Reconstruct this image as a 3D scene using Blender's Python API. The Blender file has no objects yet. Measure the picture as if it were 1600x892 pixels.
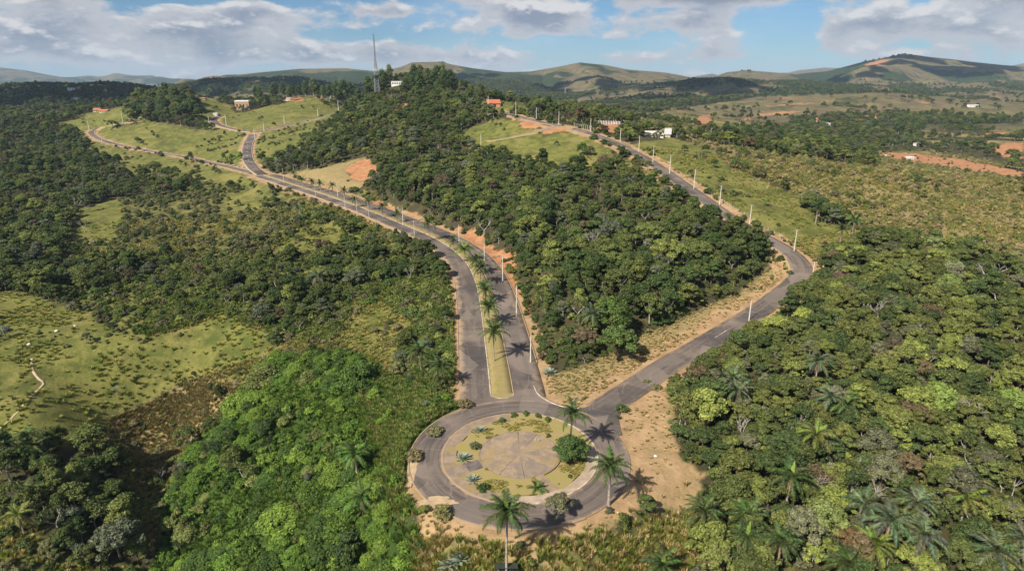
import bpy, math, random
import numpy as np
from mathutils import Vector, Matrix

R = math.radians
rng = np.random.default_rng(7)
random.seed(7)
sc = bpy.context.scene
col = sc.collection

# ------------------------------------------------------------------ camera
CAM_H = 65.0
PITCH = R(18.5)
FPX, CX, CY = 960.0, 800.0, 446.0
cam = bpy.data.cameras.new("camera")
cam.sensor_width = 36.0
cam.lens = 36.0 * FPX / 1600.0
cam.clip_start = 0.5
cam.clip_end = 60000
camo = bpy.data.objects.new("camera", cam)
camo.location = (0, 0, CAM_H)
camo.rotation_euler = (R(90) - PITCH, 0, 0)
col.objects.link(camo)
sc.camera = camo

# ------------------------------------------------------------------ light
SUN_EL, SUN_AZ = R(43), R(180 + 42)          # azimuth clockwise from +Y
sd = Vector((math.sin(SUN_AZ) * math.cos(SUN_EL), math.cos(SUN_AZ) * math.cos(SUN_EL), math.sin(SUN_EL)))
sun = bpy.data.lights.new("sun", 'SUN')
sun.energy = 5.0
sun.angle = R(0.53)
sun.color = (1.0, 0.92, 0.78)
suno = bpy.data.objects.new("sun", sun)
suno.rotation_euler = sd.to_track_quat('Z', 'Y').to_euler()
suno.location = (-200, -200, 400)
col.objects.link(suno)

sc.view_settings.view_transform = 'Standard'
sc.view_settings.look = 'None'
sc.view_settings.exposure = 0.55
sc.view_settings.gamma = 1.0
sc.view_settings.use_curve_mapping = False
sc.cycles.use_denoising = True
sc.cycles.max_bounces = 5
sc.cycles.diffuse_bounces = 2
sc.cycles.glossy_bounces = 1
sc.cycles.transmission_bounces = 2
sc.cycles.volume_bounces = 0
sc.cycles.transparent_max_bounces = 8
sc.cycles.caustics_reflective = False
sc.cycles.caustics_refractive = False


class NT:
    """small helper for writing node trees"""
    def __init__(s, tree):
        s.t = tree
        s.n = tree.nodes
        s.l = tree.links

    def node(s, typ, **kw):
        nd = s.n.new(typ)
        ins = kw.pop('ins', {})
        for k, v in kw.items():
            setattr(nd, k, v)
        for k, v in ins.items():
            s.set(nd.inputs[k], v)
        return nd

    def set(s, sock, v):
        if isinstance(v, bpy.types.NodeSocket):
            s.l.new(v, sock)
        else:
            if isinstance(v, (tuple, list)) and sock.type == 'RGBA' and len(v) == 3:
                v = (*v, 1.0)
            sock.default_value = v

    def math(s, op, a, b=0.0, c=0.0, clamp=False):
        nd = s.n.new('ShaderNodeMath')
        nd.operation = op
        nd.use_clamp = clamp
        s.set(nd.inputs[0], a)
        s.set(nd.inputs[1], b)
        s.set(nd.inputs[2], c)
        return nd.outputs[0]

    def mix(s, fac, a, b, blend='MIX'):
        nd = s.n.new('ShaderNodeMix')
        nd.data_type = 'RGBA'
        nd.blend_type = blend
        nd.clamp_factor = True
        s.set(nd.inputs[0], fac)
        s.set(nd.inputs[6], a)
        s.set(nd.inputs[7], b)
        return nd.outputs[2]

    def maprange(s, v, a, b, c=0.0, d=1.0, smooth=True):
        nd = s.n.new('ShaderNodeMapRange')
        nd.interpolation_type = 'SMOOTHSTEP' if smooth else 'LINEAR'
        s.set(nd.inputs[0], v)
        for i, x in enumerate((a, b, c, d)):
            s.set(nd.inputs[i + 1], x)
        return nd.outputs[0]

    def noise(s, vec, scale, detail=4.0, rough=0.55, dist=0.0, color=False):
        nd = s.n.new('ShaderNodeTexNoise')
        if vec is not None:
            s.set(nd.inputs['Vector'], vec)
        nd.inputs['Scale'].default_value = scale
        nd.inputs['Detail'].default_value = detail
        nd.inputs['Roughness'].default_value = rough
        nd.inputs['Distortion'].default_value = dist
        return nd.outputs['Color' if color else 'Fac']

    def vmath(s, op, a, b=(0, 0, 0)):
        nd = s.n.new('ShaderNodeVectorMath')
        nd.operation = op
        s.set(nd.inputs[0], a)
        s.set(nd.inputs[1], b)
        return nd.outputs[0]


# ------------------------------------------------------------------ world: Nishita sky with broken cloud
world = bpy.data.worlds.new("World")
sc.world = world
world.use_nodes = True
w = NT(world.node_tree)
w.n.clear()
sky = w.node('ShaderNodeTexSky', sky_type='NISHITA')
sky.sun_disc = False
sky.sun_elevation = SUN_EL
sky.sun_rotation = SUN_AZ
sky.altitude = 900
sky.air_density = 1.0
sky.dust_density = 0.6
sky.ozone_density = 1.5
tc = w.node('ShaderNodeTexCoord')
sep = w.node('ShaderNodeSeparateXYZ', ins={0: tc.outputs['Generated']})
dx, dy, dz = sep.outputs
# cloud space: direction, with height stretched so banks lie flat near the horizon
hz = w.math('SQRT', w.math('ADD', w.math('MULTIPLY', dx, dx), w.math('MULTIPLY', dy, dy)))
el = w.math('DIVIDE', dz, w.math('MAXIMUM', hz, 0.05))


def cloud_vec(lift):
    c = w.node('ShaderNodeCombineXYZ')
    w.set(c.inputs[0], dx)
    w.set(c.inputs[1], dy)
    w.set(c.inputs[2], w.math('MULTIPLY', w.math('ADD', dz, lift), 2.3))
    return c.outputs[0]


# named cloud banks: (azimuth tan, elevation tan, half width, half height, strength)
BANKS = [(-0.62, 0.060, 0.30, 0.024, .30), (-0.33, 0.036, 0.22, 0.018, .24), (-0.395, 0.088, 0.055, 0.016, .30),
         (-0.185, 0.0935, 0.045, 0.009, .24), (0.03, 0.100, 0.085, 0.026, .34), (0.25, 0.078, 0.08, 0.018, .26),
         (0.36, 0.115, 0.20, 0.016, .32), (0.57, 0.066, 0.14, 0.017, .26), (0.30, 0.035, 0.10, 0.012, .20),
         (-0.08, 0.033, 0.10, 0.011, .22), (0.75, 0.10, 0.12, 0.02, .25), (-0.78, 0.11, 0.16, 0.03, .2),
         (-0.52, 0.103, 0.10, 0.008, -.26), (-0.20, 0.060, 0.10, 0.010, -.22), (0.12, 0.045, 0.09, 0.012, -.22),
         (0.42, 0.055, 0.04, 0.014, -.14), (-0.30, 0.112, 0.12, 0.008, -.2)]
az = w.math('DIVIDE', dx, w.math('MAXIMUM', dy, 0.05))
front = w.maprange(dy, 0.2, 0.5)


v0 = cloud_vec(0.0)
nA = w.noise(v0, 9.5, 8.0, 0.58, 0.1)
nB = w.noise(cloud_vec(0.010), 9.5, 5.0, 0.58, 0.1)
tot, tops = None, None
for (a0, e0, sw, sh, st) in BANKS:
    p = w.math('DIVIDE', w.math('SUBTRACT', az, a0), sw)
    q = w.math('DIVIDE', w.math('SUBTRACT', el, e0), sh)
    g = w.math('MULTIPLY', w.math('POWER', 2.718, w.math('MULTIPLY', w.math('MULTIPLY_ADD', p, p, w.math('MULTIPLY', q, q)), -1.0)), st)
    tot = g if tot is None else w.math('ADD', tot, g)
    tops = w.math('MULTIPLY', g, q) if tops is None else w.math('MULTIPLY_ADD', g, q, tops)
tot = w.math('MULTIPLY', tot, front)
tops = w.math('MULTIPLY', tops, front)
d0 = w.math('MULTIPLY_ADD', tot, 0.72, nA)
mask = w.maprange(d0, 0.475, 0.59)
lit = w.maprange(w.math('MULTIPLY_ADD', tops, 0.25, w.math('SUBTRACT', nA, nB)), 0.0, 0.13)   # thinner above than here: a sunlit top
thick = w.maprange(d0, 0.56, 0.82)
shade = w.math('MULTIPLY', w.math('SUBTRACT', 1.0, lit), w.math('ADD', w.math('MULTIPLY', thick, 0.6), 0.4))
ccol = w.mix(shade, (10.4, 10.2, 10.2), (3.7, 4.3, 5.6))
veil = w.math('MULTIPLY', w.maprange(w.noise(cloud_vec(0.3), 2.2, 5.0, 0.6, 0.4), 0.44, 0.75), 0.28)
low = w.math('MULTIPLY', w.maprange(el, 0.0, 0.05, 1.0, 0.0), 0.4)
skyc = w.mix(1.0, sky.outputs[0], (0.66, 0.94, 1.22), 'MULTIPLY')
skyc = w.mix(w.math('MAXIMUM', veil, low), skyc, (9.4, 11.0, 12.8))
skyc = w.mix(w.math('MULTIPLY', mask, 0.93), skyc, ccol)
bg = w.node('ShaderNodeBackground', ins={0: skyc, 1: 0.05})
wo = w.node('ShaderNodeOutputWorld')
world.cycles.sampling_method = 'MANUAL'
world.cycles.sample_map_resolution = 256
w.l.new(bg.outputs[0], wo.inputs[0])

# ------------------------------------------------------------------ numeric helpers
SP, CP = math.sin(PITCH), math.cos(PITCH)


def hash2(ix, iy, seed):
    h = (ix.astype(np.int64) * 374761393 + iy.astype(np.int64) * 668265263 + seed * 974634777) & 0xFFFFFFFF
    h = ((h ^ (h >> 13)) * 1274126177) & 0xFFFFFFFF
    h = h ^ (h >> 16)
    return (h & 0xFFFFFF) / float(0xFFFFFF)


def vnoise(x, y, scale, seed=0):
    x = np.asarray(x) / scale
    y = np.asarray(y) / scale
    ix, iy = np.floor(x), np.floor(y)
    fx, fy = x - ix, y - iy
    fx = fx * fx * fx * (fx * (fx * 6 - 15) + 10)
    fy = fy * fy * fy * (fy * (fy * 6 - 15) + 10)
    a, b = hash2(ix, iy, seed), hash2(ix + 1, iy, seed)
    c, d = hash2(ix, iy + 1, seed), hash2(ix + 1, iy + 1, seed)
    return (a + (b - a) * fx) * (1 - fy) + (c + (d - c) * fx) * fy


def fbm(x, y, scale, octv=4, seed=0):
    t, a, s = 0, 0.5, 0
    for i in range(octv):
        t = t + a * vnoise(x, y, scale / 2 ** i, seed + 17 * i)
        s += a
        a *= 0.5
    return t / s


def smooth(a, b, x):
    t = np.clip((x - a) / (b - a), 0, 1)
    return t * t * (3 - 2 * t)


def ray(px, py):
    a, b = (px - CX) / FPX, (CY - py) / FPX
    return np.array([a, CP + b * SP, -SP + b * CP])


def pix_z(px, py, z):                       # ground point under a sight line at a known elevation
    d = ray(px, py)
    t = (z - CAM_H) / d[2]
    return (d[0] * t, d[1] * t, z)


def pix_d(px, py, D):                       # ... or at a known forward distance
    d = ray(px, py)
    t = D / d[1]
    return (d[0] * t, D, CAM_H + d[2] * t)


def project(x, y, z):
    zz = z - CAM_H
    dep = y * CP - zz * SP
    dep = np.where(np.abs(dep) < 1e-3, 1e-3, dep)
    u = CX + FPX * x / dep
    v = CY - FPX * (y * SP + zz * CP) / dep
    bad = dep < 1
    return np.where(bad, -9999, u), np.where(bad, -9999, v), dep


def inpoly(px, py, poly):
    poly = np.asarray(poly, float)
    ins = np.zeros(np.shape(px), bool)
    j = len(poly) - 1
    for i in range(len(poly)):
        xi, yi = poly[i]
        xj, yj = poly[j]
        c = ((yi > py) != (yj > py)) & (px < (xj - xi) * (py - yi) / (yj - yi + 1e-12) + xi)
        ins ^= c
        j = i
    return ins


# ------------------------------------------------------------------ terrain height field
RB = (1.4, 97.0)                            # centre of the roundabout
CZ = [  # pixel x, y, elevation
    (812, 725, 0), (640, 740, 0), (985, 730, 0), (812, 822, -.1), (812, 640, 0), (700, 660, 0), (930, 640, 0), (690, 805, -.1), (950, 790, -.2),
    (740, 520, .5), (800, 520, .6), (760, 465, 1), (700, 410, 2), (600, 345, 4), (500, 300, 5), (400, 272, 5),
    (388, 235, 10), (398, 206, 17), (455, 195, 21), (525, 176, 26), (340, 190, 21),
    (1000, 595, .6), (1060, 560, 1), (1150, 508, 2), (1230, 452, 4), (1258, 420, 6), (1220, 385, 10), (1150, 345, 16), (1080, 296, 22),
    (1020, 256, 27), (970, 227, 31), (900, 203, 36), (830, 189, 40),
    (900, 580, 2), (870, 500, 4), (900, 400, 8), (1000, 480, 4), (1100, 440, 6), (850, 300, 15), (1000, 330, 15), (800, 250, 23), (850, 225, 30), (760, 205, 33),
    (700, 245, 22), (560, 265, 11), (640, 300, 12), (720, 340, 8), (480, 255, 11),
    (100, 500, -12), (0, 470, -10), (200, 560, -16), (60, 640, -19), (0, 700, -24), (160, 690, -24), (228, 725, -41), (300, 745, -29), (255, 790, -39), (400, 640, -17), (330, 600, -21),
    (550, 600, -6), (620, 560, -4), (560, 500, -3), (660, 640, -1), (610, 780, -10), (620, 860, -15), (450, 780, -22), (450, 890, -26), (100, 800, -27), (0, 890, -29), (290, 890, -37),
    (300, 400, -9), (100, 350, -9), (200, 300, -5), (350, 330, -4), (480, 380, -1), (620, 440, 0), (0, 300, -6), (420, 480, -8),
    (1100, 700, 0), (1040, 640, .5), (1300, 600, 3), (1500, 600, 4), (1300, 500, 5), (1500, 470, 9), (1590, 700, 1), (1300, 800, -3), (1500, 880, -6), (900, 885, -6), (720, 890, -8),
    (1020, 810, -3), (1340, 400, 12), (1400, 330, 18), (1550, 350, 16), (1290, 345, 14), (1180, 300, 20),
    (1080, 213, 30), (1200, 240, 25.5), (1375, 264, 22), (1600, 308, 17), (1100, 245, 28),
]
CD = [  # pixel x, y, forward distance
    (150, 205, 690), (165, 222, 640), (250, 190, 700), (255, 152, 760), (310, 180, 700), (50, 250, 560), (280, 243, 560), (120, 195, 720), (0, 190, 760),
    (590, 152, 640), (620, 127, 735), (690, 132, 750), (655, 127, 750), (475, 148, 850), (640, 190, 500), (540, 190, 560), (520, 150, 800), (380, 172, 810), (440, 150, 860), (600, 215, 450),
    (770, 168, 455), (720, 165, 520), (860, 180, 470), (1035, 214, 395), (960, 190, 440),
    (1500, 258, 520), (1380, 240, 560), (1600, 282, 470), (1300, 212, 760), (1500, 205, 850), (1200, 205, 700), (1100, 195, 700), (1000, 180, 800), (1600, 225, 640),
    (1560, 240, 600), (850, 165, 800), (950, 170, 900), (1000, 158, 1100), (1300, 185, 1000), (1500, 185, 1000), (780, 160, 750),
    (100, 165, 1000), (0, 165, 1000), (250, 160, 1000), (330, 160, 1000), (500, 140, 1000), (640, 145, 1000),
]
CX3 = [(0, 0, -20), (-100, 0, -34), (110, 0, -12), (0, -200, -22), (-300, -150, -30), (300, -150, -8), (-260, 60, -24), (-330, 180, -10), (-520, 350, -4),
       (260, 90, 2), (330, 170, 12), (420, 260, 16), (500, 100, 10), (-500, 100, -15), (640, 420, 2), (760, 700, 5), (-760, 700, 5), (-700, 500, 0), (900, 400, 5), (-900, 300, 0)]
P = np.array([pix_z(*c) for c in CZ] + [pix_d(*c) for c in CD] + CX3, float)
YC, WS = 120.0, 150.0


def warp(x, y):
    return np.arcsinh(x / WS), np.arcsinh((y - YC) / WS)


def tps_fit(P, lam=0.002):
    u, v = warp(P[:, 0], P[:, 1])
    n = len(P)
    d2 = (u[:, None] - u[None]) ** 2 + (v[:, None] - v[None]) ** 2
    K = np.where(d2 > 0, d2 * np.log(d2 + 1e-20), 0) * 0.5
    A = np.zeros((n + 3, n + 3))
    A[:n, :n] = K + lam * np.eye(n)
    A[:n, n] = 1
    A[:n, n + 1] = u
    A[:n, n + 2] = v
    A[n:, :n] = A[:n, n:].T
    rhs = np.concatenate([P[:, 2], np.zeros(3)])
    return u, v, np.linalg.solve(A, rhs)


pu, pv, sol = tps_fit(P)


def tps(u, v):
    out = sol[-3] + sol[-2] * u + sol[-1] * v
    for i in range(len(pu)):
        d2 = (u - pu[i]) ** 2 + (v - pv[i]) ** 2
        out = out + sol[i] * 0.5 * d2 * np.log(d2 + 1e-20)
    return out


# hill ranges: (forward distance, half depth to the front, to the back, crest line as pixels)
RANGES = [
    (1450, 430, 500, [(700, 165), (900, 163), (1000, 163), (1100, 158), (1200, 154), (1300, 148), (1390, 145), (1450, 150), (1520, 157), (1600, 163), (1900, 165)]),
    (1350, 300, 500, [(-300, 138), (0, 138), (60, 134), (120, 137), (170, 134), (220, 139), (270, 146), (330, 160), (400, 170)]),
    (2300, 600, 700, [(-300, 150), (200, 150), (300, 131), (330, 127), (400, 124), (480, 130), (560, 140), (800, 150), (930, 147), (1010, 135), (1080, 128), (1150, 126), (1250, 130), (1350, 135), (1480, 141), (1600, 142), (1900, 150)]),
    (3700, 1100, 900, [(-300, 150), (250, 140), (330, 122), (400, 114), (470, 108), (540, 107), (590, 112), (625, 106), (645, 98), (690, 97), (705, 101), (740, 107), (790, 113), (830, 112), (865, 106), (905, 100), (940, 102), (980, 109), (1040, 114), (1085, 122), (1110, 122),
                       (1135, 113), (1165, 110), (1200, 113), (1240, 116), (1290, 112), (1320, 104), (1345, 97), (1375, 91), (1400, 86), (1425, 87), (1445, 90), (1500, 96), (1560, 102), (1600, 105), (1750, 112), (1900, 125)]),
    (8500, 1800, 1500, [(-300, 100), (-100, 100), (0, 105), (40, 110), (75, 117), (100, 122), (140, 119), (160, 121), (182, 114), (205, 118), (240, 119), (270, 125), (330, 126), (700, 128), (900, 128), (1070, 124), (1090, 119), (1112, 115), (1130, 121), (1190, 126),
                        (1230, 115), (1250, 110), (1285, 106), (1310, 107), (1340, 116), (1450, 118), (1560, 106), (1600, 98), (1700, 95), (1900, 100)]),
]


def ranges_height(X, Y):
    out = np.zeros_like(X)
    Ys = np.maximum(Y, 200.0)
    pxs = CX + FPX * (X / Ys) / CP
    for k, (D, wf, wb, prof) in enumerate(RANGES):
        pr = np.array(prof, float)
        Dl = D * (1 + 0.06 * (fbm(X, Y * 0 + 31 * k, D * 0.35, 2, 40 + k) - 0.5))
        py = np.interp(pxs, pr[:, 0], pr[:, 1])
        b = (CY - py) / FPX
        zc = CAM_H + Dl * (b * CP - SP) / (CP + b * SP)
        t = (Y - Dl) / np.where(Y < Dl, wf, wb)
        rough = fbm(X, Y, D * 0.09, 4, 60 + k) - 0.5
        gul = 1 - np.abs(2 * fbm(X, Y * .6, D * 0.10, 3, 80 + k) - 1)
        sh = np.exp(-t * t)
        zz = zc * sh + (rough * 0.13 - (gul - .5) * 0.11) * D * 0.32 * np.exp(-(t * .8) ** 2) * (1 - np.exp(-(t * 2.2) ** 2))
        out = np.maximum(out, zz)
    return out


NX, NY = 860, 640
ug = np.linspace(np.arcsinh(-14000 / WS), np.arcsinh(14000 / WS), NX)
vg = np.linspace(np.arcsinh((-350 - YC) / WS), np.arcsinh((13000 - YC) / WS), NY)
UG, VG = np.meshgrid(ug, vg)
XG, YG = WS * np.sinh(UG), YC + WS * np.sinh(VG)
near = tps(UG, VG)
far = ranges_height(XG, YG)
rad = np.maximum(YG, np.abs(XG) * 1.05)
bl = smooth(820, 1150, rad)
HG = near * (1 - bl) + far * bl
und = (fbm(XG, YG, 45, 3, 5) - .5) * 2.2 + (fbm(XG, YG, 9, 2, 9) - .5) * .7
HG += und * smooth(30, 60, np.hypot(XG - RB[0], YG - RB[1]) + 10) * (1 - bl)


def H(x, y, grid=None):
    g = HG if grid is None else grid
    u, v = warp(np.asarray(x, float), np.asarray(y, float))
    fu = np.clip((u - ug[0]) / (ug[1] - ug[0]), 0, NX - 1.001)
    fv = np.clip((v - vg[0]) / (vg[1] - vg[0]), 0, NY - 1.001)
    i, j = fu.astype(int), fv.astype(int)
    a, b = fu - i, fv - j
    return (g[j, i] * (1 - a) + g[j, i + 1] * a) * (1 - b) + (g[j + 1, i] * (1 - a) + g[j + 1, i + 1] * a) * b


def G(px, py, tmax=9000):
    """ground point seen at a pixel of the photograph"""
    d = ray(px, py)
    t = 40 * (1.0035 ** np.arange(1700))
    t = t[t < tmax]
    hz_ = H(d[0] * t, d[1] * t) - (CAM_H + d[2] * t)
    k = np.argmax(hz_ > 0)
    if hz_[k] <= 0:
        k = len(t) - 1
    lo, hi = t[max(k - 1, 0)], t[k]
    for _ in range(18):
        m = .5 * (lo + hi)
        if H(d[0] * m, d[1] * m) > CAM_H + d[2] * m:
            hi = m
        else:
            lo = m
    return np.array([d[0] * hi, d[1] * hi, CAM_H + d[2] * hi])


def resample(pts, step):
    pts = np.asarray(pts, float)
    # Catmull-Rom through the points, then even spacing
    out = []
    q = np.vstack([2 * pts[0] - pts[1], pts, 2 * pts[-1] - pts[-2]])
    for i in range(1, len(q) - 2):
        p0, p1, p2, p3 = q[i - 1], q[i], q[i + 1], q[i + 2]
        for t in np.linspace(0, 1, 24, endpoint=False):
            out.append(.5 * (2 * p1 + (p2 - p0) * t + (2 * p0 - 5 * p1 + 4 * p2 - p3) * t * t + (3 * p1 - p0 - 3 * p2 + p3) * t ** 3))
    out.append(pts[-1])
    out = np.array(out)
    s = np.concatenate([[0], np.cumsum(np.linalg.norm(np.diff(out[:, :2], axis=0), axis=1))])
    n = max(int(s[-1] / step), 2)
    si = np.linspace(0, s[-1], n + 1)
    return np.stack([np.interp(si, s, out[:, k]) for k in range(out.shape[1])], 1)


def boxsmooth(a, k):
    if k < 1:
        return a
    p = np.pad(a, (k, k), mode='edge')
    return np.convolve(p, np.ones(2 * k + 1) / (2 * k + 1), 'valid')


ROADPX = {
    'avenue': ([(786, 627), (784, 600), (779, 570), (770, 520), (761, 470), (749, 428), (727, 399), (690, 374), (645, 354), (600, 336), (550, 318), (500, 300), (450, 285), (412, 273)], 9.6),
    'upper': ([(412, 273), (398, 264), (388, 250), (386, 232), (391, 218), (400, 206), (425, 201), (455, 195), (490, 187), (528, 176)], 4.2),
    'upper_left': ([(398, 207), (375, 204), (352, 199), (336, 192), (334, 186), (344, 181)], 3.8),
    'loop': ([(398, 272), (370, 264), (330, 255), (285, 245), (230, 235), (180, 225), (152, 216), (142, 208), (152, 200), (185, 193), (215, 189)], 3.6),
    'ridge': ([(925, 647), (960, 624), (1000, 597), (1050, 566), (1100, 538), (1150, 508), (1190, 481), (1225, 457), (1250, 437), (1256, 420), (1243, 402), (1205, 377), (1155, 347), (1110, 318), (1070, 290), (1030, 263), (1000, 244), (965, 226), (930, 211), (890, 200), (850, 192), (815, 184), (790, 176), (772, 171)], 3.7),
    'spur': ([(872, 197), (845, 204), (815, 212), (785, 220), (762, 226)], 2.8),
}
ROADS = {}
for nm, (pxs, half) in ROADPX.items():
    pts = np.array([G(*p) for p in pxs])
    rs = resample(pts[:, :2], 3.0)
    rs[:, 0] = boxsmooth(rs[:, 0], 3)
    rs[:, 1] = boxsmooth(rs[:, 1], 3)
    z = boxsmooth(boxsmooth(H(rs[:, 0], rs[:, 1]), 6), 5)
    ROADS[nm] = (np.column_stack([rs, z]), half)
# the roads that leave one another start at the parent's height
for nm, par in (('upper', 'avenue'), ('upper_left', 'upper'), ('loop', 'avenue'), ('spur', 'ridge')):
    a = ROADS[nm][0]
    b = ROADS[par][0]
    k = np.argmin(np.hypot(b[:, 0] - a[0, 0], b[:, 1] - a[0, 1]))
    a[:, 2] += (b[k, 2] - a[0, 2]) * np.exp(-np.arange(len(a)) * 3.0 / 25)
for nm in ('avenue', 'ridge'):
    a = ROADS[nm][0]
    d = np.hypot(a[:, 0] - RB[0], a[:, 1] - RB[1])
    a[:, 2] *= smooth(19, 55, d)


def dist_to(line, X, Y, pad=60):
    """distance of every ground point to a polyline, and the line's height there"""
    best = np.full(X.shape, 1e9)
    zz = np.zeros(X.shape)
    m = (X > line[:, 0].min() - pad) & (X < line[:, 0].max() + pad) & (Y > line[:, 1].min() - pad) & (Y < line[:, 1].max() + pad)
    xs, ys = X[m], Y[m]
    bb = np.full(xs.shape, 1e9)
    zb = np.zeros(xs.shape)
    for i in range(len(line) - 1):
        p, q = line[i], line[i + 1]
        ex, ey = q[0] - p[0], q[1] - p[1]
        L2 = ex * ex + ey * ey + 1e-9
        t = np.clip(((xs - p[0]) * ex + (ys - p[1]) * ey) / L2, 0, 1)
        d = np.hypot(xs - p[0] - t * ex, ys - p[1] - t * ey)
        k = d < bb
        bb[k] = d[k]
        zb[k] = (p[2] + t * (q[2] - p[2]))[k]
    best[m] = bb
    zz[m] = zb
    return best, zz


RD = {}
for nm, (line, half) in ROADS.items():
    d, zl = dist_to(line, XG, YG)
    RD[nm] = d
    k = smooth(half + 2.0, half + 13.0, d)
    cell = WS * np.cosh(VG) * (vg[1] - vg[0])
    HG = np.where(d < 1e8, (zl - 0.16 - 0.02 * np.minimum(cell, 12)) * (1 - k) + HG * k, HG)
# the cut bank to the right of the avenue
la = ROADS['avenue'][0]
right_side = (XG > np.interp(YG, la[:, 1], la[:, 0])) & (RD['avenue'] < 60)
along = smooth(135, 160, YG) * smooth(345, 290, YG) * smooth(14, 40, RD['ridge'])
BANK = right_side * along
HG = HG + BANK * (2.0 * smooth(11.5, 16.0, RD['avenue']) * smooth(60, 24, RD['avenue']))
drb = np.hypot(XG - RB[0], YG - RB[1])
k = smooth(22.0, 30.0, drb)
HG = -0.16 * (1 - k) + HG * k


def vis(x, y, z, tol=0.0):
    """is the point in sight of the camera above the bare ground"""
    x, y, z = np.asarray(x, float), np.asarray(y, float), np.asarray(z, float)
    ok = np.ones(x.shape, bool)
    for t in np.concatenate([np.linspace(.25, .9, 28), np.linspace(.91, .985, 12)]):
        ok &= H(x * t, y * t) < CAM_H + (z - CAM_H) * t + tol
    return ok


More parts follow.
